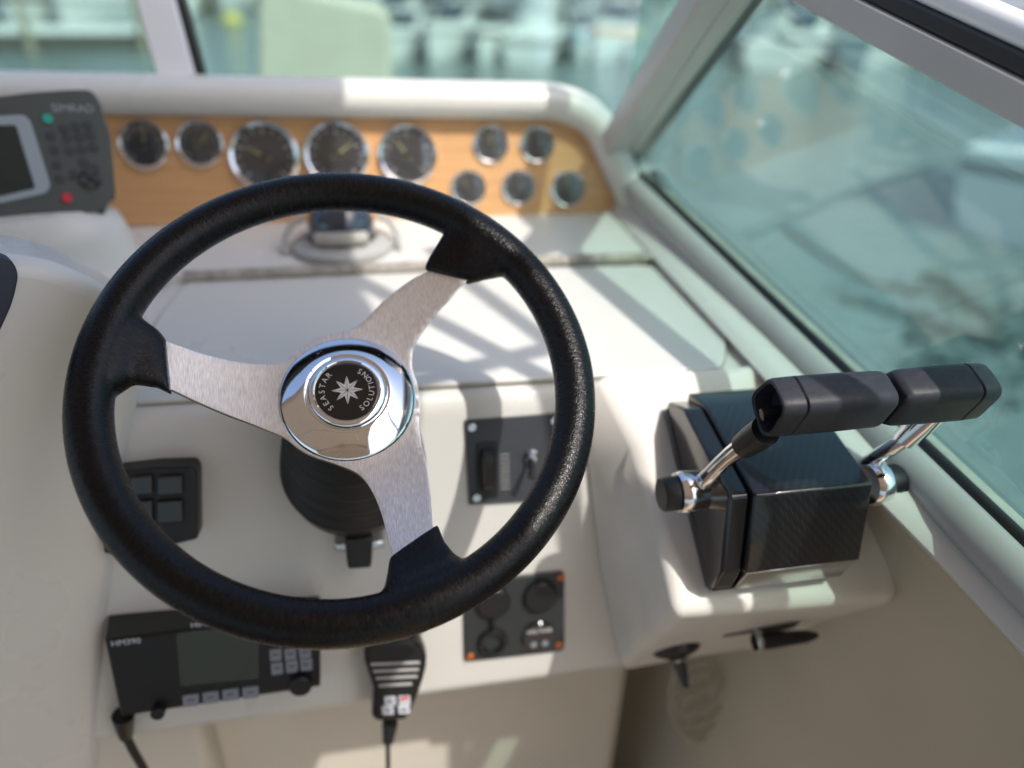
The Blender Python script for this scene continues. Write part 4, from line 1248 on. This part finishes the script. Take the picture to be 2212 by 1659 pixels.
# seaweed under the side window
rs = random.Random(5)
sc0 = wp(2190, 740); bm = bmesh.new()
for k in range(900):
    a = rs.uniform(0, 6.283); d = rs.random()**.6
    c_ = sc0+V((math.cos(a)*d*1.1+.4*math.sin(5*a)*d, math.sin(a)*d*1.5, .006+rs.uniform(0, .012)))
    r0 = rs.uniform(.02, .07); a0 = rs.uniform(0, 6.28)
    vv = [bm.verts.new(c_+V((r0*math.cos(a0+t)*(1 if i_ % 2 else .5), r0*math.sin(a0+t)*(1 if i_ % 2 else .5), rs.uniform(-.004, .004)))) for i_, t in enumerate([0, 1.2, 2.3, 3.4, 4.3, 5.3])]
    bm.faces.new(vv)
tag(obj('seaweed', bm, mat('seaweed', (.012, .035, .028), .5, var=(8, .4)), smooth=False), 'dark green floating seaweed on the water outside the side window', 'seaweed', kind='stuff')
# yellow buoys
for (px, py, r_, lab) in ((502, 52, .42, 'round yellow buoy nearer the bow seat cover'), (458, 22, .5, 'paler yellow buoy farther out beside the windshield mullion')):
    p = wp(px, py)
    b_ = thing('mooring_buoy', lab, 'buoy', p, 'yellow mooring buoys')
    obj('float', lathe([(0, -r_*.6), (r_*.75, -r_*.5), (r_, .1), (r_*.8, r_*.75), (r_*.3, r_), (0, r_*1.02)], 24), mat('buoy_yellow', (.55, .48, .14), .5), b_)
    obj('ring', lathe([(.05, r_), (.12, r_+.02), (.12, r_+.1), (.05, r_+.12)], 12), steel, b_)
# quay with a low building behind the starboard boats
qa = wp(1560, 20); qb = wp(2600, 110)
qd = (qb-qa).normalized(); qn = V((qd.y, -qd.x, 0)); qn = qn if qn.y > 0 else -qn
qa -= qd*60; qb += qd*60
tag(obj('quay', slab([qa+V((0, 0, 1.0)), qb+V((0, 0, 1.0)), qb+qn*60+V((0, 0, 1.0)), qa+qn*60+V((0, 0, 1.0))], (0, 0, -3)), mat('quay_stone', (.36, .32, .26), .8, var=(1, .2))), kind='structure')
def house(px, py, dist, wdt, hgt, dpt, label, c1, c2, hd=0):
    r_ = ray(px, py); p = V((r_.x, r_.y, 0)).normalized()*dist; p.z = SEA+1
    yaw = math.atan2(r_.y, r_.x)-math.pi/2
    b_ = thing('quay_house', label, 'building', Mx.Translation(p) @ Mx.Rotation(yaw+R(hd), 4, 'Z'), 'houses on the quay')
    obj('wall', box((0, dpt/2, hgt/2), (wdt, dpt, hgt)), mat('render_'+label[:6], c1, .8, var=(2, .06)), b_)
    obj('roof', prism([(-.3, hgt), (dpt+.3, hgt), (dpt/2, hgt+1.2)], -wdt/2-.3, wdt/2+.3, axis='x'), mat('tiles_'+label[:6], c2, .8, var=(3, .2)), b_)
    n_ = int(wdt//2.2)
    for fl in range(max(1, int(hgt//2.8))):
        for k in range(n_):
            x = -wdt/2+(k+.5)*wdt/n_; z = 1.5+fl*2.8
            wf = obj('window', box((x, -.02, z), (1.0, .12, 1.3)), white_g, b_)
            obj('pane', box((x, -.07, z), (.8, .06, 1.1)), win_d, wf)
            obj('shutter', box((x+.75, -.04, z), (.42, .06, 1.3)), CM['sky blue'] if k % 2 else CM['orange'], b_)
    return b_
house(2130, 25, 44, 10, 5.8, 6, 'white two-storey house with orange shutters beyond the cap rail corner', (.7, .68, .66), (.38, .14, .07))
house(1800, 0, 60, 12, 8, 7, 'cream three-bay house on the quay behind the side window', (.6, .5, .36), (.35, .13, .07))
house(1300, 0, 95, 14, 8, 7, 'pale ochre house on the far quay behind the masts', (.55, .42, .25), (.35, .13, .07))
# far shore
bm = bmesh.new()
S = []
for k in range(41):
    a = R(-75+150*k/40); d = 230
    h_ = 18+14*math.sin(k*.7)+9*math.sin(k*1.9+1)+5*math.sin(k*3.3)
    S.append([V((math.sin(a)*d, math.cos(a)*d, SEA-1)), V((math.sin(a)*(d+25), math.cos(a)*(d+25), SEA+h_*.4)), V((math.sin(a)*(d+90), math.cos(a)*(d+90), SEA+h_)), V((math.sin(a)*(d+200), math.cos(a)*(d+200), SEA-1))])
loft(S, bm)
tag(obj('hills', bm, mat('wooded_hill', (.06, .08, .04), .9, var=(.05, .5))), kind='structure')
# stainless rail end beyond the cap rail
r0, r1, r2 = at(2075, 18, (0, 1.5, 0), (0, 1, 0)), at(2135, 58, (0, 1.35, 0), (0, 1, 0)), at(2330, 120, (0, 1.1, 0), (0, 1, 0))
tag(obj('grab_rail', tube(spline([r0+V((.03, 0, -.12)), r0+V((.05, 0, -.02)), r1, r2], 8), .016, 16), steel), 'bright stainless steel rail beyond the white cap rail at the upper corner', 'rail')
# mooring line off the starboard side
rp_ = [at(1690, 490, (0, 3.2, 0), (0, 1, 0)), at(1790, 560, (0, 3.5, 0), (0, 1, 0)), at(1900, 612, (0, 3.9, 0), (0, 1, 0)), at(2060, 632, (0, 4.3, 0), (0, 1, 0)), at(2300, 560, (0, 5.2, 0), (0, 1, 0))]
ml = obj('mooring_line', tube(spline(rp_, 8), .012, 8), mat('rope_dark', (.05, .05, .045), .8))
tag(ml, 'thin dark mooring line sagging over the water beyond the side window', 'rope')
